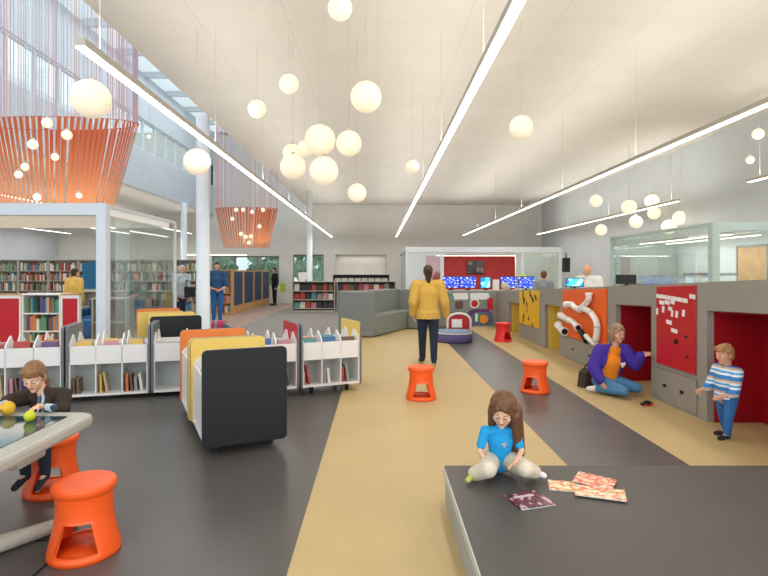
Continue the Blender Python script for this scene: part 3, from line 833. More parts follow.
# red-ended unit in the glass box: shelves flanked by two red display panels
t, mt = bookcase('display_bookcase', 'white-framed bookcase with two red panels inside the glass box', (-6.24, 10.0, 0), 0, .72, .34, 1.12, (.14, .46, .79), M['white_cart'], None, mat('shelf_back', '8a8f92', .6))
for x0, x1 in ((-.80, -.40), (.40, .68)):
    b = MB(); b.box(x0, x1, 0, .03, .1, 1.06); b.build('display_panel', M['red_lam'], t)
    b = MB(); b.box(x0 - .03, x1 + .03, .03, .07, 0, 1.12); b.box(x0 - .03, x0, -.01, .03, 0, 1.12); b.box(x1, x1 + .03, -.01, .03, 0, 1.12); b.box(x0, x1, -.01, .03, 1.06, 1.12); b.build('display_frame', M['white_cart'], t)
    b = MB(); b.box(x0 - .035, x1 + .035, -.015, .075, 1.12, 1.15); b.build('display_top', M['wood'], t)
for z in (.14, .46, .79):
    shelf_books(mt, -.32, .32, .03, z, .30, rb, '%s book on the shelves between the two red panels', 'books between the two red panels', .85, .03, .06)
bookcase('low_bookcase', 'low grey bookcase with a brown back beside the white portal post', (-5.38, 10.8, 0), 0, .7, .35, 1.0, (.1, .55), M['shelf_gray'], None, M['wood_dark'])
# tall shelves in the reading area
rest = {}
nfar = 0
for k in range(7):
    x = -13.9 + k * 1.12
    lab = ['tall bookcase at the outer end of the packed row in the reading area', 'tall bookcase second from the outer end of the packed row', 'tall bookcase third from the outer end of the packed row', 'tall bookcase behind the woman in yellow in the reading area',
           'tall bookcase next to the blue end panel in the reading area', 'tall bookcase seen through the side glass just past the portal post', 'tall bookcase at the inner end of the packed row, seen through the side glass'][k]
    zs = (.12, .49, .86, 1.23, 1.60)
    t, mt = bookcase('tall_bookcase', lab, (x, 20.0, 0), 0, 1.1, .32, 1.98, zs, M['shelf_gray'], 'tall bookcases in the reading area')
    for z in zs:
        xx = -.5
        while xx < .46:
            wd = rb.uniform(.035, .075)
            if rb.random() < .93:
                c = rb.choice(DULL); hh = rb.uniform(.20, .31)
                p = mt @ Vector((xx + wd / 2, .12, z + .001))
                if z > .4 and nfar < 70 and rb.random() < .55:
                    book(c, p, (wd * .95, .2, hh), (0, 0, 0), '%s book standing in the packed tall shelves of the reading area' % c, 'books in the packed tall shelves'); nfar += 1
                else: rest.setdefault(c, []).append((p, wd * .95, hh))
            xx += wd
b = MB(); ms = []
for i, (c, lst) in enumerate(rest.items()):
    b.mi = i; ms.append(mat('book_' + c, BC[c], .5))
    for p, wd, hh in lst: b.box(p.x - wd / 2, p.x + wd / 2, p.y - .1, p.y + .1, p.z, p.z + hh)
tag(b.build('shelved_books', ms), 'the remaining books packed along the tall reading-area shelves', 'books', None, 'stuff')
t = thing('end_panel_sign', 'tall blue panel standing at the shelf end behind the portal post', 'panel', (-10.15, 19.2, 0))
b = MB(); b.box(-.33, .33, -.02, .02, .95, 1.9); b.build('panel', M['teal'], t)
b = MB(); b.box(-.36, .36, -.015, .05, 0, .95); b.build('stand', M['shelf_gray'], t)
t = thing('ottoman', 'blue round ottoman on the floor beyond the red-panelled bookcase', 'ottoman', (-6.72, 12.7, 0))
b = MB(); b.lathe([(0, 0), (.22, 0), (.25, .03), (.25, .40), (.23, .44), (0, .45)], 28); b.build('body', mat('ottoman_blue', '2c5f9c', .7), t)
b = MB(); b.lathe([(.24, .40), (.256, .41), (.24, .425)], 28); b.build('piping', M['teal'], t)
# low browser shelves in the reading area behind the glass side
t, mt = bookcase('low_bookcase', 'long low bookcase seen through the side glass behind the seated reader', (-7.6, 16.2, 0), 0, 2.6, .35, .95, (.12, .52), M['shelf_gray'])
for z in (.52,): shelf_books(mt, -.3, 1.2, .05, z, .28, rb, '%s book on the long low shelf behind the side glass', 'books on the long low shelf', .7, .05, .09)
# navy-backed wooden bookcases in a row under the far curtain
ys = [(20.1, 21.35), (21.7, 23.15), (23.5, 24.8), (25.2, 26.5)]
for k, (ya, yb) in enumerate(ys):
    lab = ['navy-panelled wooden bookcase, first of its row by the man in blue', 'navy-panelled wooden bookcase, second of its row', 'navy-panelled wooden bookcase, third of its row', 'navy-panelled wooden bookcase, last of its row by the far window'][k]
    t = thing('navy_bookcase', lab, 'bookcase', (-5.35, (ya + yb) / 2, 0), 0, 'navy-panelled bookcases'); L = (yb - ya) / 2 + .16
    b = MB(); b.box(-.5, -.02, -L, L, 0, .28); b.build('base', M['wood'], t)
    b = MB(); b.box(-.5, -.02, -L, L, 1.56, 1.62); b.box(-.5, -.0, -L, -L + .09, .28, 1.56); b.box(-.5, -.0, L - .09, L, .28, 1.56); b.build('frame', M['wood'], t)
    b = MB(); b.box(-.06, -.03, -L + .09, L - .09, .28, 1.56); b.build('navy_panel', M['navy'], t)
t, mt = bookcase('end_bookcase', 'narrow wooden bookcase of books facing out beside the man in blue', (-5.55, 19.3, 0), 0, .62, .35, 1.6, (.1, .45, .8, 1.15), M['wood'])
for z in (.1, .45, .8, 1.15): shelf_books(mt, -.27, .27, .05, z, .3, rb, '%s book in the narrow wooden bookcase beside the man in blue', 'books beside the man in blue', .9, .05, .08)
# low shelves at the far end, face-out books
def face_out(mt, xs, z, rr, label, group, h=.27):
    for x in xs:
        z += 0
        c = rr.choice(['red', 'white', 'black', 'teal', 'brown', 'grey', 'pink', 'red', 'white', 'black'])
        book(c, mt @ Vector((x, .13, z + .004)), (.19 * rr.uniform(.85, 1.1), .02, h * rr.uniform(.8, 1)), (-.15, 0, 0), label % c, group)
sg = mat('shelf_dark_back', '3a3936', .6)
t, mt = bookcase('low_bookcase', 'low three-shelf bookcase of face-out books on the far grey carpet', (-2.5, 20.9, 0), 0, 1.66, .4, 1.16, (.14, .48, .82), M['shelf_gray'], None, sg)
for z in (.14, .48, .82): face_out(mt, [-.66 + .22 * i for i in range(7)], z, rb, '%s face-out book in the far three-shelf bookcase', 'face-out books in the far three-shelf bookcase')
t, mt = bookcase('low_bookcase', 'low bookcase of face-out books directly behind the grey sofa', (-.46, 21.0, 0), 0, 2.3, .4, 1.16, (.14, .48, .82), M['shelf_gray'], None, sg)
for z in (.48, .82): face_out(mt, [-1.0 + .2 * i for i in range(11)], z, rb, '%s face-out book in the bookcase behind the grey sofa', 'face-out books in the bookcase behind the sofa')
t, mt = bookcase('display_rack', 'dark display rack with white cards standing before the lit wall recess', (-.75, 24.0, 0), 0, 2.5, .4, 1.4, (.3, 1.08), sg, None, sg, cat='rack')
for i in range(8): book('white', mt @ Vector((-1.05 + .3 * i, .12, 1.082)), (.26, .02, .2), (-.1, 0, 0), 'white card standing on the dark display rack before the wall recess', 'white cards on the display rack')
t = thing('desk_monitor', 'white boxy monitor on top of the far three-shelf bookcase', 'monitor', (-2.95, 21.1, 1.19))
b = MB(); b.box(-.16, .16, -.04, .1, .05, .34, .02); b.build('casing', M['white'], t)
b = MB(); b.box(-.1, .1, -.06, .1, 0, .05); b.build('stand', M['white'], t)

# ------------------------------------------------------------------ grey play counter with niches, rising toward the viewer
XF, XB = 3.4, 3.98
def topz(y): return 1.113 + .0455 * (12.9 - y)
cnt = thing('play_counter', 'long grey play counter with coloured panels and niches, sloping up', 'counter', (0, 0, 0))
cm = M['counter']
def wedge(y0, y1, z0, x0=XF, x1=XB, m=cm, name='body', zt=None):
    b = MB(); zt = zt or (topz(y0), topz(y1))
    b.prism([(y0, z0), (y1, z0), (y1, zt[1]), (y0, zt[0])], 'x', x0, x1); return b.build(name, m, cnt)
segs = [(13.0, 14.0, .77, 'yel'), (10.1, 11.0, .89, 'yel'), (6.72, 7.72, 1.085, 'red'), (4.05, 5.58, 1.15, 'red')]
solid = [(14.0, 15.4), (11.0, 13.0), (7.72, 10.1), (5.58, 6.72), (3.3, 4.05)]
for a, c in solid: wedge(a, c, 0)
for a, c, zn, k in segs:
    sl = .02 * (c - a) if k == 'yel' else .04 * (c - a)
    b = MB(); b.prism([(a, zn + sl), (c, zn), (c, topz(c)), (a, topz(a))], 'x', XF, XB); b.build('lintel', cm, cnt)
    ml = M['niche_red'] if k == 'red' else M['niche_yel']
    b = MB(); b.box(XB - .03, XB, a, c, 0, zn + .1); b.build('niche_back', ml, cnt)
    b = MB(); b.box(XF + .07, XB - .03, c - .02, c - .001, 0, zn - .002); b.build('niche_lining', ml, cnt)
    b = MB(); b.box(XF + .07, XB - .03, a + .001, a + .02, 0, zn + sl - .002); b.build('niche_lining', ml, cnt)
    b = MB(); b.prism([(a + .02, zn + sl - .02), (c - .02, zn - .02), (c - .02, zn - .002), (a + .02, zn + sl - .002)], 'x', XF + .07, XB - .03); b.build('niche_ceiling', ml, cnt)
# counter's return along the far end, with the mural below
b = MB(); b.box(1.62, XF, 15.4, 15.95, 0, 1.01); b.build('return_body', cm, cnt)
def face_pts(pts): return [(1836 / (px - CX), CH - (py - HY) * (1836 / (px - CX)) / F) for px, py in pts]
def face_panel(name, m, pts, th, parent=cnt, x=XF):
    b = MB(); b.prism(face_pts(pts), 'x', x - th, x - .001); return b.build(name, m, parent)
def zs_(y, z0, d=.05): return z0
# red magnet panel
b = MB(); b.prism([(5.76, .45), (6.56, .45), (6.56, topz(6.56) - .03), (5.76, topz(5.76) - .03)], 'x', XF - .02, XF - .001, .004); b.build('red_panel', M['red_panel'], cnt)
for y, z in ((6.12, .76), (5.92, .84), (5.9, .62)):
    b = MB(); b.cone((XF - .02, y, z), (XF - .034, y, z), .03 if z < .8 and y > 6 else .014, n=14); b.build('panel_knob', M['rubber'], cnt)
# drawers below the panels
for ya, yb, lab in ((5.74, 6.6, 'd'), (8.1, 9.85, 'e')):
    b = MB(); b.box(XF - .012, XF - .001, ya, yb, .03, .40, .002); d = b.build('drawer', M['counter'], cnt)
    b = MB(); b.box(XF - .0145, XF - .011, ya, yb, .395, .402); b.box(XF - .0145, XF - .011, ya, ya + .008, .03, .4); b.build('drawer_gap', M['counter_dark'], d)
    for f in (.3, .72):
        y = ya + (yb - ya) * f
        b = MB(); b.cone((XF - .012, y, .215), (XF - .03, y, .215), .012, n=12); b.cone((XF - .03, y, .215), (XF - .042, y, .215), .022, .018, n=14); b.build('knob', M['rubber'], d)
# orange panel with the pipe maze
b = MB(); b.prism([(8.0, .42), (9.9, .40), (9.9, topz(9.9) - .03), (8.0, topz(8.0) - .03)], 'x', XF - .02, XF - .001, .004); b.build('orange_panel', M['orange_panel'], cnt)
def off(pts, d):
    out = []
    for px, py in pts:
        y = (XF - d) * F / (px - CX); out.append(Vector((XF - d, y, CH - (py - HY) * y / F)))
    return out
def smooth(pts, k=6):
    out = []
    for i in range(len(pts) - 1):
        p0, p1, p2, p3 = pts[max(i - 1, 0)], pts[i], pts[i + 1], pts[min(i + 2, len(pts) - 1)]
        for j in range(k):
            u = j / k; out.append(.5 * ((2 * p1) + (p2 - p0) * u + (2 * p0 - 5 * p1 + 4 * p2 - p3) * u * u + (3 * p1 - p0 - 3 * p2 + p3) * u ** 3))
    return out + [pts[-1]]
for pts, r in (([(588.9, 293.5), (588.9, 298.5), (585.6, 304), (579.5, 309.5)], .046), ([(566, 304.5), (571.5, 304.3), (576.5, 308.5), (583, 308.5), (590.5, 312.5), (596, 320.5), (597.2, 330), (596.2, 338), (594.3, 343)], .048),
               ([(560.5, 315.5), (567, 319), (573.5, 322.5), (578, 327.5)], .052), ([(558.6, 325), (561, 329), (564.5, 331.5)], .065)):
    b = MB(); b.tube(smooth(off(pts, .085)), r, 14); b.build('white_pipe', M['pvc'], cnt)
    sp = smooth(off(pts, .085))
    for q in range(7, len(sp) - 4, 9):
        d = (sp[q + 1] - sp[q]).normalized(); b = MB(); b.cone(sp[q] - d * .012, sp[q] + d * .012, r + .005, n=16); b.build('pipe_joint', mat('pipe_joint', 'cfccc4', .4), cnt)
    for q in (0, -1):
        p = off(pts, .085)[q]; d = (off(pts, .085)[1 if q == 0 else -2] - p).normalized()
        b = MB(); b.cone(p + d * .03, p - d * .012, r + .012, n=16); b.build('pipe_collar', M['pvc'], cnt)
        if pts[0][0] < 562: 
            b = MB(); b.cone(p - d * .011, p - d * .014, r * .85, n=16); b.build('pipe_opening', M['rubber'], cnt)
b = MB(); b.tube(smooth(off([(580.5, 331), (583.5, 336), (586.5, 341.5)], .09)), .045, 12); b.build('black_pipe', M['rubber'], cnt)
b = MB(); b.tube(smooth(off([(586.0, 335.5), (590.5, 340.5), (594.5, 343)], .09)), .04, 12); b.build('white_pipe', M['pvc'], cnt)
# yellow panel with dark cut-outs
b = MB(); b.prism([(11.36, .36), (12.93, .34), (12.93, topz(12.93) - .02), (11.36, topz(11.36) - .02)], 'x', XF - .02, XF - .001, .004); b.build('yellow_panel', M['yel_panel'], cnt)
for px, py, ry, rz_, tl in ((524, 295.5, .05, .17, 0), (525.2, 301, .05, .12, .5), (527.6, 304.8, .045, .1, -.3), (530.8, 293.5, .04, .1, 0), (533.6, 299.5, .11, .06, .4), (536.5, 297.5, .1, .05, .6), (532, 296, .07, .04, .3),
                           (524.5, 316.3, .06, .09, .2), (524.3, 320.5, .05, .05, 0), (529.5, 318.5, .05, .06, .4), (533.5, 325.2, .05, .06, 0), (528, 311, .03, .06, .5)):
    y, z = face_pts([(px, py)])[0]
    b = MB(); n = 14; b.prism([(y + ry * math.cos(2 * PI * i / n) * math.cos(tl) - rz_ * math.sin(2 * PI * i / n) * math.sin(tl), z + ry * math.cos(2 * PI * i / n) * math.sin(tl) + rz_ * .8 * math.sin(2 * PI * i / n) * math.cos(tl)) for i in range(n)], 'x', XF - .0225, XF - .019)
    b.build('cutout', mat('cutout_brown', '4a3410', .6), cnt)
# word magnets on the red panel
mg_ = [(660.5, 296.2, 5), (665.5, 296.8, 5), (670.8, 297.8, 5), (676, 298.6, 5), (681.5, 299.6, 5), (687, 300.6, 5), (663.5, 302.5, 5), (669, 302.4, 5), (674.5, 302, 4), (694.3, 296.6, 6),
       (659, 311.4, 2), (665, 309.3, 2.4), (672, 308.8, 4), (674, 313.4, 2), (678.6, 314.4, 2.4), (685.4, 313.2, 2.6), (670.8, 322.2, 5.5), (676.2, 330.8, 6.5)]
for px, py, wpx in mg_:
    y, z = face_pts([(px, py)])[0]; hw = wpx * .5 * y * y / 1836
    o = MB().box(-.003, 0, -hw, hw, -.024 if wpx > 3 else -.038, .024 if wpx > 3 else .038, .001).build('word_magnet', M['white'])
    o.location = (XF - .0205, y, z); o.rotation_euler = (R(4) if wpx > 4 else R(8), 0, 0)
    grp = 'word magnets on the red panel'
    lab = ('white word magnet in the long top row on the red panel' if py < 301 and wpx < 6 else 'white word magnet alone at the upper corner of the red panel, beside the long row' if wpx == 6 else 'white word magnet in the short second row on the red panel' if py < 303 else
           'large white word magnet lowest on the red panel' if wpx == 6.5 else 'white word magnet second lowest on the red panel, above the lowest one' if wpx == 5.5 else 'small white letter magnet scattered below the rows on the red panel')
    tag(o, lab, 'magnet', grp)

# things on and behind the counter
def on_counter(px, y, x=3.68): return (x, y, topz(y))
def monitor(name, label, loc, rz, w, h, scr_m, group=None, base=.06):
    t = thing(name, label, 'monitor', loc, rz, group)
    b = MB(); b.box(-w / 2, w / 2, 0, .03, base, base + h, .006); b.build('casing', M['screen_off'], t)
    b = MB(); b.box(-w / 2 + .015, w / 2 - .015, -.003, -.0005, base + .015, base + h - .015); b.build('screen', scr_m, t)
    b = MB(); b.box(-.08, .08, -.05, .08, 0, .012); b.box(-.02, .02, .01, .03, .01, base + .02); b.build('stand', M['screen_off'], t)
    return t
scr_blue = cells_mat('blue_screen', ('1c3fd0', '2450e8', '1a34b8', 'd4e0ff', '3a66f0', '6f8cff', '1a38c4', '2848dc'), 20, .2, (1, 1, 1.6), .7)
scr_cyan = cells_mat('cyan_screen', ('1c9ad0', '40c4ec', '1880c0', 'a8f0ff', '2aa8d8'), 7, .2, (1, 1, 1), .9)
desk = thing('computer_desk', 'long grey computer desk behind the counter corner', 'desk', (0, 0, 0))
b = MB(); b.box(1.5, 4.95, 16.2, 16.9, .96, 1.0); b.build('desktop', M['shelf_gray'], desk)
for x in (1.55, 3.2, 4.88): b = MB(); b.box(x - .03, x + .03, 16.25, 16.85, 0, .96); b.build('leg', M['gray_metal'], desk)
for k, (x, lab) in enumerate(((2.22, 'blue glowing monitor at the near end of the desk, over the mural'), (2.74, 'blue glowing monitor over the red disc of the mural'), (3.98, 'blue glowing monitor above the first yellow niche'), (4.52, 'blue glowing monitor at the end of the desk by the woman with red-brown hair'))):
    monitor('blue_monitor', lab, (x, 16.45, 1.0), 0, .5, .36, scr_blue, 'blue monitors on the long desk')
monitor('cyan_monitor', 'small teal-lit monitor between the two pairs of blue monitors', (3.28, 16.5, 1.0), 0, .32, .34, scr_cyan)
o = MB().box(-.09, .09, -.06, .06, 0, .32, .01).build('paper_holder', M['white']); o.location = (3.58, 16.4, 1.001); tag(o, 'white upright paper holder on the desk between the blue monitors', 'holder')
b = MB(); b.sphere((0, 0, .12), (.12, .08, .12)); b.sphere((.09, 0, .08), (.07, .07, .08)); o = b.build('plush_toy', mat('beige_plush', 'd8c8ac', .9)); o.location = (3.83, 16.3, 1.002); tag(o, 'beige rounded plush shape on the desk beside the white holder', 'toy')
# dark tv, lime lampshade
t = thing('wall_tv', 'black wall screen on the red wall of the media room', 'tv', (4.15, 22.9, 1.75))
b = MB(); b.box(-.36, .36, 0, .06, -.27, .27, .01); b.build('casing', M['screen_off'], t)
b = MB(); b.box(-.33, .33, -.004, -.001, -.24, .24); b.build('screen', cells_mat('tv_picture', ('1a1512', '2c2420', '6a5648', '120e0c', '3a2c24'), 5, .2), t)
t = thing('table_lamp', 'lime green round lamp behind the blue monitors', 'lamp', (4.63, 17.4, 0))
b = MB(); b.sphere((0, 0, 1.34), (.19, .19, .15)); b.build('shade', mat('lime_shade', 'a8c43c', .5, emit=.15), t)
b = MB(); b.cone((0, 0, 0), (0, 0, 1.2), .02); b.lathe([(0, 0), (.16, 0), (.16, .02), (0, .03)], 20); b.build('stand', M['metal'], t)
monitor('laptop', 'small bright cyan screen on the counter above the pipe maze', (3.72, 10.2, topz(10.0) + .004), R(-12), .33, .17, scr_cyan, None, .02)
t = thing('counter_monitor', 'black flat monitor seen from behind on the grey counter', 'monitor', (3.72, 8.1, topz(8.0) + .005), R(-20))
b = MB(); b.box(-.14, .14, -.02, .02, .03, .17, .006); b.build('casing', M['rubber'], t)
b = MB(); b.box(-.06, .06, -.05, .05, 0, .01); b.box(-.02, .02, -.01, .01, .01, .05); b.build('stand', M['rubber'], t)
t = thing('wall_speaker', 'black wall speaker on a bracket above the counter staff', 'speaker', (6.02, 17.3, 1.55))
b = MB(); b.prism([(-.1, .0), (.1, .0), (.07, .45), (-.12, .45)], 'x', -.1, .1, .01); b.build('casing', M['rubber'], t)
b = MB(); b.box(-.03, .03, -.03, .03, .45, .62); b.build('bracket', M['gray_metal'], t)
# grey shelving and boxes inside the glass office
t, mt = bookcase('office_shelf', 'grey shelf unit inside the glass office along its side wall', (XR - .02, 13.35, 0), R(-90), 2.2, .4, 1.5, (.3, .75, 1.2), mat('office_grey', '8d9090', .5), None, mat('office_back', '6a6d6c', .5))
for i, y in enumerate((12.75, 12.95, 13.6)):
    o = MB().box(-.07, .07, -.07, .07, 0, .2, .005).build('storage_box', M['white']); o.location = (7.85, y, 1.2005); tag(o, ['small white box on the office shelf nearest the timber door', 'small white box beside another on the office shelf', 'white box alone on the office shelf farthest from the timber door'][i], 'box', 'white boxes on the office shelf')
t = thing('office_desk', 'long grey desk with a screen panel inside the glass office', 'desk', (6.95, 12.6, 0))
b = MB(); b.box(-.35, .35, -1.7, 1.7, 1.02, 1.06); b.build('desktop', M['shelf_gray'], t)
b = MB(); b.box(-.38, -.34, -1.7, 1.7, .7, 1.28); b.build('screen_panel', mat('office_panel', '9aa09c', .6), t)
for y in (-1.6, 1.6): b = MB(); b.box(-.3, .3, y - .03, y + .03, 0, 1.02); b.build('leg', M['gray_metal'], t)

# ------------------------------------------------------------------ mural on the counter's end face
t = thing('mural_panel', 'colourful play mural of a boat with round discs on the counter end', 'mural', (0, 15.39, 0))
def mx(px): return (px - CX) * 15.39 / F
def mz(py): return CH - (py - HY) * 15.39 / F
def mrect(name, px0, px1, py0, py1, m, d, r=None):
    b = MB(); poly = [(mx(px0), mz(py1)), (mx(px1), mz(py1)), (mx(px1), mz(py0)), (mx(px0), mz(py0))]
    if r: poly = [(x + (mx(px0) + mx(px1)) / 2, z) for x, z in rrect((mx(px1) - mx(px0)) / 2, mz(py1), mz(py0), r)]
    b.prism(poly, 'y', -d, 0 if d < .006 else -d + .004); return b.build(name, m, t)
def mdisc(name, px, py, r, m, d):
    b = MB(); b.prism([(mx(px) + r * math.cos(i * PI / 12), mz(py) + r * math.sin(i * PI / 12)) for i in range(24)], 'y', -d, -d + .004); return b.build(name, m, t)
mrect('backing', 443, 493, 291.5, 331.5, mat('mural_grey', '8a8f8a', .5), .005)
mrect('window', 453, 468, 293, 299.5, mat('mural_white', 'eceeee', .4), .009, .04); mrect('window', 470, 489, 293, 299.5, mat('mural_white', ''), .009, .04)
mrect('figure', 455, 463, 301, 309, mat('mural_brown', '6a4c40', .5), .009, .05); mrect('red_side', 487, 493, 298, 310, M['red_lam'], .009)
mrect('hull', 466, 493, 309, 327, mat('mural_purple', '6a3a78', .5), .010, .25); mrect('hull_front', 471, 493, 312, 328, mat('mural_slate', '5a6a84', .5), .014, .2)
mdisc('ring', 474.5, 303.5, .135, mat('mural_white', ''), .014); mdisc('red_disc', 474.5, 303.5, .10, M['red_panel'], .018)
mrect('door', 475, 480, 313.5, 321.5, mat('mural_white', ''), .018, .03); mrect('door_stripe', 477.5, 480, 313.5, 321.5, mat('mural_green', '4aa060', .5), .022, .02)
mdisc('orange_disc', 483.5, 319, .125, mat('mural_orange', 'f09a2c', .4), .018); mdisc('green_ring', 449.5, 298.5, .13, mat('mural_green', ''), .014); mdisc('grey_disc', 449.5, 298.5, .09, mat('mural_grey', ''), .018)
mrect('foot_rail', 472, 493, 326, 331, mat('mural_pale', 'c8d0d4', .4), .018, .05)

# round tub seat with a red arched back
t = thing('tub_seat', 'round blue and purple tub seat with a red arched back', 'seat', (1.70, 12.05, 0))
pz = mat('tub_purple', '5c5688', .6); pb = mat('tub_blue', '7f98b4', .6)
b = MB(); b.lathe([(0, 0), (.38, 0), (.40, .03), (.40, .17), (.38, .20), (0, .20)], 36); b.build('base', pz, t)
b = MB(); b.lathe([(0, .20), (.36, .20), (.385, .22), (.37, .25), (.2, .255), (0, .255)], 36); b.build('cushion', pb, t)
b = MB(); b.tube([(.385 * math.cos(2 * PI * i / 36), .385 * math.sin(2 * PI * i / 36), .205) for i in range(37)], .014, 6); b.build('piping', M['white'], t)
def arch(w, z0, z1, n=14): return [(-w, z0), (w, z0)] + [(w * math.cos(PI * i / n), z1 - w * .6 + w * .6 * math.sin(PI * i / n)) for i in range(n + 1)]
b = MB(); b.prism(arch(.27, .0, .60), 'y', .41, .50); q = b.build('backrest', mat('tub_red', 'b4242c', .5), t); q.location.x = .17
b = MB(); b.tube([(x, .405, z) for x, z in arch(.265, .02, .595)[1:]] + [(-.265, .405, .02)], .026, 8); q = b.build('back_piping', M['white'], t); q.location.x = .17
b = MB(); b.box(-.12, .12, .400, .41, .27, .46, .003); q = b.build('back_patch', M['white'], t); q.location.x = .12

# ------------------------------------------------------------------ grey L-shaped banquette
A0 = Vector((-.12, 12.7, 0)); dl = Vector((.41, .912, 0)).normalized(); dw = Vector((-dl.y, dl.x, 0))
t = thing('banquette_sofa', 'grey upholstered L-shaped banquette sofa with tall back', 'sofa', A0, math.atan2(dl.y, dl.x))
L1 = 2.75                                           # local: x runs along the seat, y toward the back
b = MB(); b.box(0, .16, 0, .93, .02, 1.07, .015); b.build('armrest', M['sofa'], t)
b = MB(); b.box(.165, L1, .45, .93, .02, 1.07, .015); b.build('backrest', M['sofa'], t)
for i in range(2):
    b = MB(); b.box(.168 + i * 1.29, .168 + (i + 1) * 1.29 - .006, .0, .448, .02, .50, .02); b.build('seat', M['sofa'], t)
b = MB(); b.box(L1 + .005, L1 + .40, -.38, .93, .02, 1.05, .015); b.build('return_backrest', M['sofa'], t)
b = MB(); b.box(L1 - .5, L1, -.38, -.01, .02, .50, .02); b.build('return_seat', M['sofa'], t)

# ------------------------------------------------------------------ loose things
def simple(name, mb_, m, label, cat, loc, rz=0):
    o = mb_.build(name, m); o.location = loc; o.rotation_euler.z = rz; return tag(o, label, cat)
t = thing('toy_car', 'small black toy car with red wheels on the floor by the red panel', 'toy car', (3.12, 6.27, 0), R(20))
b = MB(); b.box(-.075, .075, -.025, .025, .012, .036, .006); b.box(-.03, .03, -.02, .02, .036, .055, .006); b.build('body', M['rubber'], t)
for x in (-.045, .045):
    for y in (-.03, .03): b = MB(); b.cone((x, y - .006, .016), (x, y + .006, .016), .016, n=12); b.build('wheel', M['redplastic'], t)
t = thing('handbag', 'dark brown handbag on the floor behind the kneeling woman', 'bag', (2.86, 7.33, 0), R(25))
bm_ = mat('bag_brown', '3c3228', .6)
b = MB(); b.prism([(-.15, 0), (.15, 0), (.12, .2), (.07, .24), (-.07, .24), (-.12, .2)], 'y', -.07, .07, .02); b.build('body', bm_, t)
b = MB(); b.tube([(.09 * math.cos(PI * i / 12), 0, .21 + .10 * math.sin(PI * i / 12)) for i in range(13)], .008, 6); b.build('strap', bm_, t)
t = thing('pouf', 'magenta pouf on the floor at the feet of the man in blue', 'pouf', (-4.22, 14.4, 0))
b = MB(); b.lathe([(0, 0), (.18, 0), (.21, .05), (.21, .18), (.17, .24), (0, .26)], 24); b.build('body', mat('magenta_cloth', 'b82c66', .8), t)
b = MB(); b.lathe([(0, .262), (.02, .26), (.02, .255)], 10); b.build('button', M['white'], t)
t = thing('armchair', 'blue armchair behind the side glass with a reader in it', 'armchair', (-7.25, 14.0, 0), R(10))
bl = mat('chair_blue', '24507c', .7)
b = MB(); b.box(-.32, .32, -.3, .3, .12, .42, .03); b.build('seat', bl, t)
b = MB(); b.box(-.32, .32, .3, .42, .12, .85, .03); b.build('backrest', bl, t)
for s in (-1, 1): b = MB(); b.box(min(s * .33, s * .43), max(s * .33, s * .43), -.3, .42, .12, .6, .03); b.build('armrest', bl, t)
for sx in (-1, 1):
    for sy in (-.24, .34): b = MB(); b.cone((sx * .3, sy, 0), (sx * .3, sy, .12), .02); b.build('leg', M['metal'], t)
t = thing('side_chair', 'olive yellow chair back beside the man in the pale shirt', 'chair', (-6.25, 15.75, 0), R(-15))
oy = mat('olive_yellow', 'a8902c', .6)
b = MB(); b.box(-.22, .22, -.22, .22, .42, .47, .015); b.build('seat', oy, t)
b = MB(); b.box(-.22, .22, .2, .24, .5, .98, .015); b.build('backrest', oy, t)
for sx in (-1, 1):
    for sy in (-1, 1): b = MB(); b.cone((sx * .19, sy * .19, 0), (sx * .19, sy * .19, .42 if sy < 0 else .9), .014); b.build('leg', M['metal'], t)
# ------------------------------------------------------------------ people
V = Vector
def remesh(b, name, m, parent, voxel, smooth=4, cut=None):
    me = bpy.data.meshes.new(name + '_src'); b.bm.to_mesh(me); b.bm.free()
    o = bpy.data.objects.new(name + '_src', me); COL.objects.link(o)
    r = o.modifiers.new('r', 'REMESH'); r.mode = 'VOXEL'; r.voxel_size = voxel; r.use_smooth_shade = True
    if smooth:
        s = o.modifiers.new('s', 'SMOOTH'); s.factor = .5; s.iterations = smooth
    dg = bpy.context.evaluated_depsgraph_get()
    out = bpy.data.meshes.new_from_object(o.evaluated_get(dg)); out.name = name
    bpy.data.objects.remove(o); bpy.data.meshes.remove(me)
    if cut:
        bm = bmesh.new(); bm.from_mesh(out)
        bmesh.ops.delete(bm, geom=[f for f in bm.faces if cut(f.calc_center_median())], context='FACES')
        bm.to_mesh(out); bm.free()
    out.materials.clear()
    for mm in (m if isinstance(m, (list, tuple)) else [m]): out.materials.append(mm)
    for p in out.polygons: p.use_smooth = True
    q = bpy.data.objects.new(name, out); COL.objects.link(q); q.parent = parent
    return q

def basis(side, up):
    up = up.normalized(); side = (side - up * side.dot(up)).normalized(); back = up.cross(side)
    return Matrix((side, back, up)).transposed()          # columns: side(+x = own left), back(+y), up(+z)

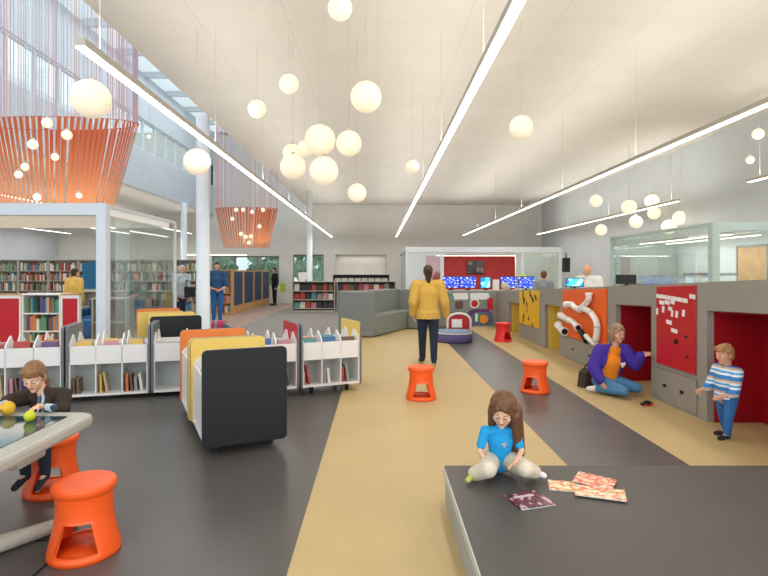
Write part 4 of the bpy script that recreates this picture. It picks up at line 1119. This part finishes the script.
def stand_J(h, hip=.52, sx=.115, lean=0, stepL=(0, 0), stepR=(0, 0), arms=None, hs=1.0, hw=.055):
    hd = .118 * hs
    J = dict(pel=V((0, 0, (hip + .02) * h)), chest=V((0, -.0 - lean * .6, (hip + .20) * h)))
    top = h - hd
    J['head'] = V((0, -.015 - lean, top)); J['neck'] = V((0, .01 - lean * .8, top - hd * 1.25))
    sz = J['neck'].z - .035 * h
    for k, s in (('L', 1), ('R', -1)):
        J['sh' + k] = V((s * sx * h, .01 - lean * .7, sz)); J['hip' + k] = V((s * hw * h, 0, hip * h))
        st = stepL if k == 'L' else stepR
        J['kn' + k] = V((s * hw * h * .95, st[0] * .5 - .01, .275 * h * hip / .52)); J['an' + k] = V((s * hw * h * .9, st[0], .045 * h + st[1])); J['toe' + k] = J['an' + k] + V((s * .02, -.10 * h, -.025 * h - st[1] * .6))
        J['el' + k] = J['sh' + k] + V((s * .025 * h, .015 * h, -.175 * h)); J['wr' + k] = J['el' + k] + V((s * .0, -.035 * h, -.145 * h))
    J['f'] = V((0, -1, -.05)); J['u'] = V((0, 0, 1))
    for k, v in (arms or {}).items(): J[k] = V(v)
    return J

def hand(b, w, d, n, s, left, curl=.35):
    """palm, four unequal fingers and a thumb that leaves the side of the palm; d: pointing direction, n: palm normal"""
    d = d.normalized(); n = (n - d * n.dot(d)).normalized(); side = d.cross(n) * (1 if left else -1)   # side: toward the thumb
    M3 = Matrix((side, n, d)).transposed()
    b.sphere(w + d * .045 * s, (.040 * s, .016 * s, .05 * s), 14, 8, M3)
    for i, (o_, L) in enumerate(((.029, .068), (.010, .076), (-.010, .070), (-.028, .055))):
        p = w + d * .082 * s + side * o_ * s; L *= s
        q1 = p + (d * math.cos(curl) + n * math.sin(curl)) * L * .45
        q2 = q1 + (d * math.cos(curl * 2.2) + n * math.sin(curl * 2.2)) * L * .32
        q3 = q2 + (d * math.cos(curl * 3) + n * math.sin(curl * 3)) * L * .25
        b.rcone(p - d * .02 * s, .0095 * s, q1, .0088 * s, 8); b.rcone(q1, .0088 * s, q2, .008 * s, 8); b.rcone(q2, .008 * s, q3, .0068 * s, 8)
    p = w + d * .025 * s + side * .030 * s
    q = p + (side * .7 + d * .6 + n * .35).normalized() * .04 * s; q2 = q + (side * .2 + d * .9 + n * .4).normalized() * .032 * s
    b.rcone(p, .012 * s, q, .0105 * s, 8); b.rcone(q, .0105 * s, q2, .008 * s, 8)

def torso(b, J, s, g=0.0, hem=0.0, wid=1.0):
    up = (J['neck'] - J['pel']); side = J['shL'] - J['shR']; B = basis(side, up)
    pel, ch, nk = J['pel'], J['chest'], J['neck']
    low = pel - up.normalized() * hem
    for i in range(8):
        q = i / 7; rx = .152 - .018 * math.sin(PI * q) + .006 * q; ry = .113 - .010 * math.sin(PI * q)
        b.sphere(low.lerp(ch, q), ((rx * wid + g) * s, (ry * wid + g) * s, (.11 + .03 * q + g) * s), 18, 10, B)
    b.rcone(J['shR'], (.052 + g) * s, J['shL'], (.052 + g) * s, 14)
    b.rcone(ch, (.09 + g) * s, nk - up.normalized() * .03 * s, (.055 + g) * s, 14)
    return B

def person(label, loc, rz, J, s, hs, skin, voxel, hair, hair_style, tops, bottom, shoe, group=None, detail=True, hcurl=.35):
    t = thing('person', label, 'person', loc, rz, group)
    f = J['f'].normalized(); u = (J['u'] - f * J['u'].dot(f)).normalized(); sd = u.cross(-f) * 1.0
    sd = (-f).cross(u) * -1 if False else u.cross(-f)          # own left
    if sd.dot(J['shL'] - J['shR']) < 0: sd = -sd
    H = Matrix((sd, -f, u)).transposed(); c = J['head']
    hp = lambda x, y, z: c + (sd * x + f * y + u * z) * hs
    b = MB()
    torso(b, J, s)
    b.rcone(J['neck'] - V((0, 0, .03 * s)), .056 * s, hp(0, -.015, -.06), .05 * hs, 12)
    b.sphere(hp(0, -.005, .025), (.075 * hs, .092 * hs, .094 * hs), 20, 14, H)
    b.sphere(hp(0, .024, -.05), (.057 * hs, .062 * hs, .062 * hs), 16, 10, H)
    b.sphere(hp(0, .070, -.092), (.022 * hs, .018 * hs, .018 * hs), 10, 8, H)
    for k in (-1, 1):
        b.sphere(hp(k * .036, .056, -.025), (.028 * hs, .026 * hs, .028 * hs), 10, 8, H)
        b.sphere(hp(k * .077, -.004, -.005), (.010 * hs, .020 * hs, .030 * hs), 10, 8, H)
        b.rcone(hp(k * .018, .086, .022), .010 * hs, hp(k * .046, .074, .024), .009 * hs, 8)
    b.rcone(hp(0, .086, .015), .009 * hs, hp(0, .104, -.022), .0135 * hs, 8)
    for k, sg in (('L', 1), ('R', -1)):
        b.rcone(J['sh' + k], .050 * s, J['el' + k], .039 * s); b.rcone(J['el' + k], .040 * s, J['wr' + k], .026 * s)
        b.rcone(J['hip' + k], .085 * s, J['kn' + k], .056 * s); b.rcone(J['kn' + k], .056 * s, J['an' + k], .037 * s); b.rcone(J['an' + k], .036 * s, J['toe' + k], .026 * s)
        d = J.get('hd' + k) or (J['wr' + k] - J['el' + k]); n = J.get('hn' + k) or V((-sg, 0, 0))
        if abs(d.normalized().dot(n.normalized())) > .9: n = V((0, 0, -1))
        hand(b, J['wr' + k], d, n, s * 1.02, k == 'L', hcurl)
    remesh(b, 'body', skin, t, voxel, 3)
    # face
    if detail:
        for k in (-1, 1):
            b = MB(); b.sphere(hp(k * .031, .0735, .002), .0135 * hs, 12, 8); e = b.build('eye', mat('eye_white', 'd8cdc4', .3), t)
            b = MB(); b.sphere(hp(k * .031, .0800, .0), .0086 * hs, 10, 6); b.build('pupil', mat('eye_dark', '2a1c14', .3), e)
            b = MB(); b.rcone(hp(k * .018, .094, .033), .0026 * hs, hp(k * .047, .080, .035), .0022 * hs, 6); b.build('eyebrow', hair, t)
        b = MB(); b.sphere(hp(0, .0835, -.056), (.021 * hs, .007 * hs, .0065 * hs), 12, 8, H); b.build('mouth', mat('lips', 'b06058', .5), t)
    # hair
    b = MB()
    st = hair_style
    if st != 'bald':
        b.sphere(hp(0, -.020, .040), (.082 * hs, .094 * hs, .094 * hs), 20, 14, H)
        b.sphere(hp(0, .010, .078), (.070 * hs, .075 * hs, .050 * hs), 18, 10, H)
        b.sphere(hp(0, -.045, -.01), (.076 * hs, .062 * hs, .080 * hs), 18, 10, H)
    else:
        b.sphere(hp(0, -.035, .0), (.080 * hs, .070 * hs, .055 * hs), 18, 10, H)
    if st == 'bob':
        for k in (-1, 1): b.rcone(hp(k * .072, .0, .04), .024 * hs, hp(k * .080, .01, -.085), .020 * hs, 10); b.rcone(hp(k * .05, -.05, 0), .05 * hs, hp(k * .055, -.045, -.11), .03 * hs, 10)
        b.rcone(hp(-.02, .082, .078), .016 * hs, hp(-.066, .05, .03), .014 * hs, 8); b.rcone(hp(-.02, .082, .078), .016 * hs, hp(.06, .06, .05), .014 * hs, 8)
    if st == 'long':
        L = .36 if st == 'long' else .14
        for k in (-1, 1):
            b.rcone(hp(k * .068, .015, .05), .030 * hs, hp(k * .076, .0, -.04), .034 * hs, 10); 
            b.rcone(hp(k * .074, -.01, -.02), .036 * hs, hp(k * .07, -.012, -.02 - L * .75), .030 * hs, 10)
        b.rcone(hp(0, -.06, .02), .075 * hs, hp(0, -.062, -L), .055 * hs, 12)
        for k in (-1, 1): b.rcone(hp(k * .035, -.06, .0), .05 * hs, hp(k * .045, -.05, -L), .040 * hs, 10)
        b.rcone(hp(-.03, .078, .075), .016 * hs, hp(-.068, .045, .01), .014 * hs, 8); b.rcone(hp(.02, .082, .078), .016 * hs, hp(.066, .05, .02), .014 * hs, 8)
    if st == 'long':
        b.sphere(hp(0, -.03, .035), (.098 * hs, .102 * hs, .100 * hs), 18, 12, H)
        b.rcone(hp(.085, -.02, .0), .05 * hs, hp(.125, -.0, -L * 1.05), .05 * hs, 12); b.rcone(hp(.09, .02, -.02), .035 * hs, hp(.125, .055, -L * .95), .034 * hs, 10)
    if st == 'fringe':
        for k in range(-3, 4): b.rcone(hp(k * .018, .062, .088), .017 * hs, hp(k * .021, .084 - abs(k) * .007, .050), .011 * hs, 8)
        for k in (-1, 1): b.rcone(hp(k * .070, .02, .05), .020 * hs, hp(k * .077, .012, .0), .012 * hs, 8)
    if st == 'bun':
        b.sphere(hp(0, -.12, .03), .05 * hs, 14, 10); b.rcone(hp(0, -.07, -.02), .07 * hs, hp(0, -.075, -.17), .035 * hs, 12)
    remesh(b, 'hair', hair, t, max(voxel, .006), 3)
    # clothes
    for spec in tops:
        b = MB(); g = spec.get('g', .014)
        B = torso(b, J, s, g, spec.get('hem', .0) * s, spec.get('wid', 1.0))
        if spec.get('hemz'):
            for dz in (-.02, -.07, -.12): b.sphere(J['pel'] + V((0, 0, dz)), ((.172 + g) * s, (.128 + g) * s, .10), 18, 10, B)
        for k in 'LR':
            a = spec.get('sleeve', 1.0); sh, el, wr = J['sh' + k], J['el' + k], J['wr' + k]; q = spec.get('puff', 0)
            if a > 0:
                e = min(a, .5) * 2; b.rcone(sh, (.056 + g + q) * s, sh.lerp(el, e), (.044 + g + q) * s)
            if a > .5: b.rcone(el, (.044 + g + q) * s, el.lerp(wr, (a - .5) * 2 * .98), (.030 + g + q * .6) * s)
        cut = None
        if spec.get('open'):
            wq = spec['open'] * s; ch = J['chest'].copy(); S = B.col[0].copy(); Bk = B.col[1].copy(); U = B.col[2].copy()
            cx = spec.get('shift', 0) * s
            def cut(p, ch=ch, S=S, Bk=Bk, U=U, wq=wq, cx=cx):
                r = p - ch; x = r.dot(S) - cx
                return abs(x) < wq * (1 - .25 * min(1, max(-1, r.dot(U) / (.2 * s)))) and r.dot(Bk) < -.01
        if spec.get('hemz'): cut = lambda p, hz=spec['hemz']: p.z < hz and abs(p.x) < .22
        o = remesh(b, spec['name'], spec['m'], t, voxel, spec.get('smooth', 4), cut)
        if spec.get('open') or spec.get('hemz'):
            so = o.modifiers.new('thick', 'SOLIDIFY'); so.thickness = .012 * s; so.offset = 1
        if spec.get('emblem'):
            ex, ez = spec['emblem']; S, Bk, U = B.col[0], B.col[1], B.col[2]
            p0 = J['chest'] + S * ex * s + U * ez * s
            e = MB()
            for dx, dz, rr_ in ((0, 0, .03), (-.03, .012, .012), (.03, .012, .012), (0, -.032, .014), (.018, .034, .010)):
                cc = p0 + S * dx * s + U * dz * s - Bk * spec.get('eo', .135) * s
                e.sphere(cc, (rr_ * s, .012 * s, rr_ * s), 10, 6, B)
            e.build('emblem', spec.get('em', M['white']), o)
    b = MB(); g = bottom.get('g', .012)
    up = (J['neck'] - J['pel']); B = basis(J['shL'] - J['shR'], up)
    b.sphere(J['pel'] - up.normalized() * .02 * s, (.160 * s, .122 * s, .12 * s), 18, 10, B)
    for k in 'LR':
        a = bottom.get('len', 1.0)
        b.rcone(J['hip' + k], (.088 + g) * s, J['kn' + k], (.060 + g) * s)
        b.rcone(J['kn' + k], (.060 + g) * s, J['kn' + k].lerp(J['an' + k], .95 * a), (.042 + g) * s)
    remesh(b, bottom.get('name', 'trousers'), bottom['m'], t, voxel, 4)
    for k in 'LR':
        b = MB(); an, to = J['an' + k], J['toe' + k]; d = (to - an); d = d.normalized()
        shin = (J['an' + k] - J['kn' + k]).normalized()
        b.rcone(an + shin * .022 * s - d * .018 * s, .042 * s, to + d * .01 * s, .036 * s, 12); b.rcone(an - shin * .01 * s, .044 * s, an + shin * .025 * s, .044 * s, 12)
        sm = shoe[k] if isinstance(shoe, dict) else shoe
        sh = remesh(b, 'shoe', sm, t, max(voxel * .8, .005), 2)
        if detail:
            b = MB(); b.rcone(an + shin * .046 * s - d * .02 * s, .026 * s, to + shin * .026 * s + d * .005 * s, .022 * s, 12); b.build('sole', mat('shoe_sole', 'dcdcd8', .6), sh)
    return t

skin1 = mat('skin_fair', 'e4b496', .55); skin2 = mat('skin_light', 'd9a184', .55)
def cloth(n, c, **k): return mat('cloth_' + n, c, .85, noise=k.pop('noise', .08), scale=30, bump=.1, **k)
hair_b = mat('hair_brown', '6b482e', .5, noise=.3, scale=40); hair_d = mat('hair_dark', '3a241a', .5, noise=.2, scale=40); hair_l = mat('hair_sandy', 'a87c50', .5, noise=.2, scale=40)
hair_g = mat('hair_greyblond', '957b5e', .5, noise=.25, scale=40); hair_w = mat('hair_grey', 'c4beb4', .5); hair_r = mat('hair_auburn', '7a3c22', .5, noise=.2, scale=40)
denim = cloth('denim', '3a6c9c'); navy = cloth('navy', '222c40')

# girl on the reading platform
J = dict(pel=V((0, .03, .09)), chest=V((0, .0, .215)), neck=V((0, -.015, .325)), head=V((.0, -.065, .43)), f=V((-.30, -.82, -.48)), u=V((.05, -.1, 1)),
         shL=V((.085, -.01, .285)), shR=V((-.10, -.01, .285)), elL=V((.125, -.045, .17)), elR=V((-.140, -.03, .165)), wrL=V((.055, -.15, .135)), wrR=V((-.105, -.13, .115)),
         hipL=V((.065, .02, .085)), hipR=V((-.065, .02, .085)), knL=V((.115, -.165, .10)), knR=V((-.115, -.175, .10)), anL=V((.195, -.075, .048)), anR=V((-.185, -.10, .045)), toeL=V((.245, -.10, .035)), toeR=V((-.235, -.165, .032)),
         hdL=V((-.8, -.4, -.3)), hnL=V((0, -.3, -1)), hdR=V((.45, -.7, -.2)), hnR=V((.2, 0, -1)))
khaki = cloth('khaki', 'd6cbb4')
person('girl with long brown hair in a bright blue T-shirt sitting on the dark platform', at(500.5, 480, 3.46).xy.to_3d() + V((0, 0, .25)), 0, J, .47, .88, skin1, .0055, hair_b, 'long',
       [dict(name='shirt', m=cloth('blue', '1f9ad6'), sleeve=.36, g=.018, hem=.06, emblem=(.02, .02), em=mat('print_grey', '9fb4bc', .6), eo=.135)], dict(m=khaki, g=.055), dict(L=cloth('shoe_white', 'dfe2ea'), R=cloth('shoe_lime', 'b8bc58')))

# boy at the touch table
J = dict(pel=V((.01, .02, .475)), chest=V((-.01, -.01, .60)), neck=V((-.03, -.05, .705)), head=V((-.055, -.10, .815)), f=V((.12, -.85, -.45)), u=V((0, -.15, 1)),
         shL=V((.095, -.02, .672)), shR=V((-.135, -.04, .665)), elL=V((.155, -.13, .595)), elR=V((-.185, -.17, .66)), wrL=V((.10, -.30, .665)), wrR=V((-.14, -.32, .66)),
         hipL=V((.06, .0, .465)), hipR=V((-.06, .0, .465)), knL=V((.075, -.20, .445)), knR=V((-.07, -.20, .445)), anL=V((.085, -.205, .185)), anR=V((-.045, -.205, .185)), toeL=V((.09, -.295, .135)), toeR=V((-.055, -.295, .135)),
         hdL=V((-.3, -.8, -.25)), hnL=V((0, -.2, -1)), hdR=V((.1, -.9, -.2)), hnR=V((0, -.2, -1)))
person('boy in a dark brown jacket leaning over the touch table', (-2.30, 3.80, .018), 0, J, .62, .84, skin1, .006, mat('hair_boy', '8a6240', .5, noise=.25, scale=40), 'fringe',
       [dict(name='shirt', m=stripes_mat('boy_shirt', ('28465e', '9db4c4', '2c5470', 'c4d0d6'), 14, 'X'), sleeve=.9, g=.010), dict(name='jacket', m=cloth('darkbrown', '35291f', noise=.25), sleeve=.62, g=.024, open=.05)], dict(m=cloth('indigo', '27303e')), cloth('shoe_dark', '2c2e34'))
for o in bpy.data.objects:
    if o.get('label', '').startswith('orange plastic stool the boy'): o.location = (-2.30, 3.82, 0)

# woman kneeling by the counter
J = dict(pel=V((.02, .06, .17)), chest=V((.05, .0, .40)), neck=V((.085, -.03, .595)), head=V((.105, -.075, .775)), f=V((.22, -.95, -.12)), u=V((.0, -.1, 1)),
         shL=V((.225, -.02, .545)), shR=V((-.075, .0, .545)), elL=V((.325, -.09, .385)), elR=V((-.175, -.02, .335)), wrL=V((.350, -.17, .50)), wrR=V((-.13, -.12, .20)),
         hipL=V((.10, .04, .155)), hipR=V((-.08, .05, .155)), knL=V((.30, -.19, .11)), knR=V((.075, -.33, .10)), anL=V((.07, .14, .07)), anR=V((-.13, -.03, .07)), toeL=V((-.02, .20, .05)), toeR=V((-.20, .05, .05)),
         hdL=V((.5, -.5, .35)), hnL=V((.6, .3, -.4)), hdR=V((.2, -.6, -.8)), hnR=V((.6, 0, -.3)))
purple = cloth('purple', '45309c', noise=.15)
person('kneeling woman in a purple jacket over an orange shirt by the counter niche', (2.92, 6.90, 0), 0, J, .88, .98, skin2, .008, hair_g, 'bob',
       [dict(name='shirt', m=cloth('orange', 'f08a1c'), sleeve=.2, g=.02, hem=-.02), dict(name='jacket', m=purple, sleeve=1.0, g=.030, puff=.008, open=.105, shift=.0, hem=.0, emblem=(.125, .03), eo=.13)], dict(m=cloth('denim_pale', '4a7ea8', noise=.15)), cloth('shoe_cream', 'e4e2dc'))

# toddler in stripes
J = stand_J(.87, hip=.43, sx=.135, hs=.80, hw=.07, arms=dict(elL=(.15, -.05, .45), wrL=(.14, -.15, .42), elR=(-.15, -.05, .45), wrR=(-.13, -.16, .42)), stepL=(-.04, 0), stepR=(.05, 0))
J['f'] = V((.0, -1, -.15))
person('toddler in a blue and white striped top standing before the wide red niche', (3.27, 5.07, 0), R(-82), J, .62, .80, skin2, .0065, hair_l, 'fringe',
       [dict(name='striped_top', m=stripes_mat('toddler_stripes', ('2f7cc0', '2f7cc0', 'e8eef4', '5aa4d8', 'dfe8f0', 'c8a890'), 9, 'Z'), sleeve=.7, g=.03, wid=1.05)], dict(m=cloth('denim_mid', '2f66a4')), cloth('shoe_dark', ''))

# woman in yellow walking away
J = stand_J(1.66, stepL=(-.16, .02), stepR=(.14, .03), arms=dict(elR=(-.27, .02, 1.05), wrR=(-.31, -.10, .82), elL=(.25, .06, 1.06), wrL=(.24, -.08, .84)))
person('woman in a yellow jacket and dark jeans walking away on the tan floor', (.83, 8.95, 0), R(180), J, .98, .98, skin2, .009, hair_d, 'bun',
       [dict(name='jacket', m=cloth('mustard', 'd6ac52'), sleeve=.95, g=.022, puff=.006, hem=.0, wid=1.05, hemz=.775)], dict(m=navy), cloth('shoe_dark', ''))

# man in blue by the white column
J = stand_J(1.84, arms=dict(elL=(.27, -.02, 1.10), wrL=(.07, -.22, 1.02), elR=(-.27, -.02, 1.10), wrR=(-.06, -.24, 1.03)))
person('man in a dark blue shirt and jeans standing beside the white column', (-4.86, 16.3, 0), R(22), J, 1.03, 1.0, skin2, .011, hair_d, 'short',
       [dict(name='shirt', m=cloth('steelblue', '2c567e'), sleeve=.45, g=.03)], dict(m=cloth('jeans_bright', '2468a4')), cloth('shoe_dark', ''), detail=False)
# man in a pale shirt with a black shoulder bag
J = stand_J(1.74, lean=.03)
pm = person('grey-haired man in a pale shirt facing the column, bag on his shoulder', (-5.62, 15.4, 0), R(70), J, 1.02, 1.0, skin2, .012, hair_w, 'short',
            [dict(name='shirt', m=cloth('pale_blue', 'b4c0cc'), sleeve=.9, g=.045, wid=1.1, hem=.03)], dict(m=navy), cloth('shoe_dark', ''), detail=False)
t = thing('shoulder_bag', 'black shoulder bag hanging at the side of the man in the pale shirt', 'bag', (-5.27, 15.12, .86), R(60))
b = MB(); b.prism([(-.14, -.02), (.14, -.02), (.16, .28), (-.16, .28)], 'y', -.06, .06, .02); b.build('body', M['rubber'], t)
b = MB(); b.tube([(-.12, .0, .27), (-.09, .05, .38), (-.03, .10, .46), (.03, .12, .44)], .018, 6); b.build('strap', M['rubber'], t)
# woman in yellow inside the reading area
J = stand_J(1.64)
person('woman in a pale yellow cardigan facing the tall shelves behind the glass box', (-7.98, 14.2, 0), R(165), J, .98, .98, skin2, .012, hair_d, 'short',
       [dict(name='cardigan', m=cloth('butter', 'e0b862'), sleeve=.95, g=.035, hem=.03)], dict(m=navy), cloth('shoe_dark', ''), detail=False)
# reader behind the side glass
J = stand_J(1.56, lean=.12, arms=dict(elL=(.25, -.1, 1.0), wrL=(.16, -.32, .92), elR=(-.25, -.1, 1.0), wrR=(-.16, -.34, .92)))
person('auburn-haired person in a grey-green top leaning over behind the side glass', (-6.5, 14.75, 0), R(-20), J, .95, .98, skin2, .012, hair_r, 'short',
       [dict(name='top', m=cloth('greygreen', '6e7f7c'), sleeve=.8, g=.03)], dict(m=denim), cloth('shoe_dark', ''), detail=False)
# far visitor by the last navy bookcase
J = stand_J(1.74)
person('distant visitor in black with a lime bag beside the last navy bookcase', (-4.78, 25.0, 0), R(-60), J, 1.0, 1.0, skin2, .014, hair_d, 'short',
       [dict(name='coat', m=cloth('black', '1c1e22'), sleeve=.95, g=.03, hem=.05)], dict(m=cloth('black', '')), cloth('shoe_dark', ''), detail=False)
t = thing('shopping_bag', 'lime green bag carried by the distant visitor in black', 'bag', (-4.38, 24.8, .62), 0)
b = MB(); b.box(-.12, .12, -.06, .06, 0, .42, .01); b.build('body', mat('lime_bag', 'b4c83c', .6), t)
b = MB(); b.tube([(-.06, 0, .42), (-.05, 0, .56), (.05, 0, .56), (.06, 0, .42)], .012, 6); b.build('handle', mat('lime_bag', ''), t)
# staff behind the counter
J = stand_J(1.58, lean=.04)
person('woman with red-brown hair in grey standing behind the counter monitors', (4.32, 14.1, 0), R(150), J, .95, .98, skin2, .012, hair_r, 'short',
       [dict(name='top', m=cloth('grey', '8a9096'), sleeve=.9, g=.03)], dict(m=navy), cloth('shoe_dark', ''), detail=False)
J = stand_J(1.70, lean=.1, arms=dict(elL=(.26, -.1, 1.12), wrL=(.14, -.3, 1.02), elR=(-.26, -.1, 1.12), wrR=(-.14, -.3, 1.02)))
person('bald person in a white shirt standing behind the counter over the pipe maze', (4.36, 11.1, 0), R(-50), J, 1.05, 1.0, skin2, .011, hair_w, 'bald',
       [dict(name='shirt', m=cloth('white', 'e6e2de', noise=.03), sleeve=.7, g=.05, wid=1.15)], dict(m=navy), cloth('shoe_dark', ''), detail=False)
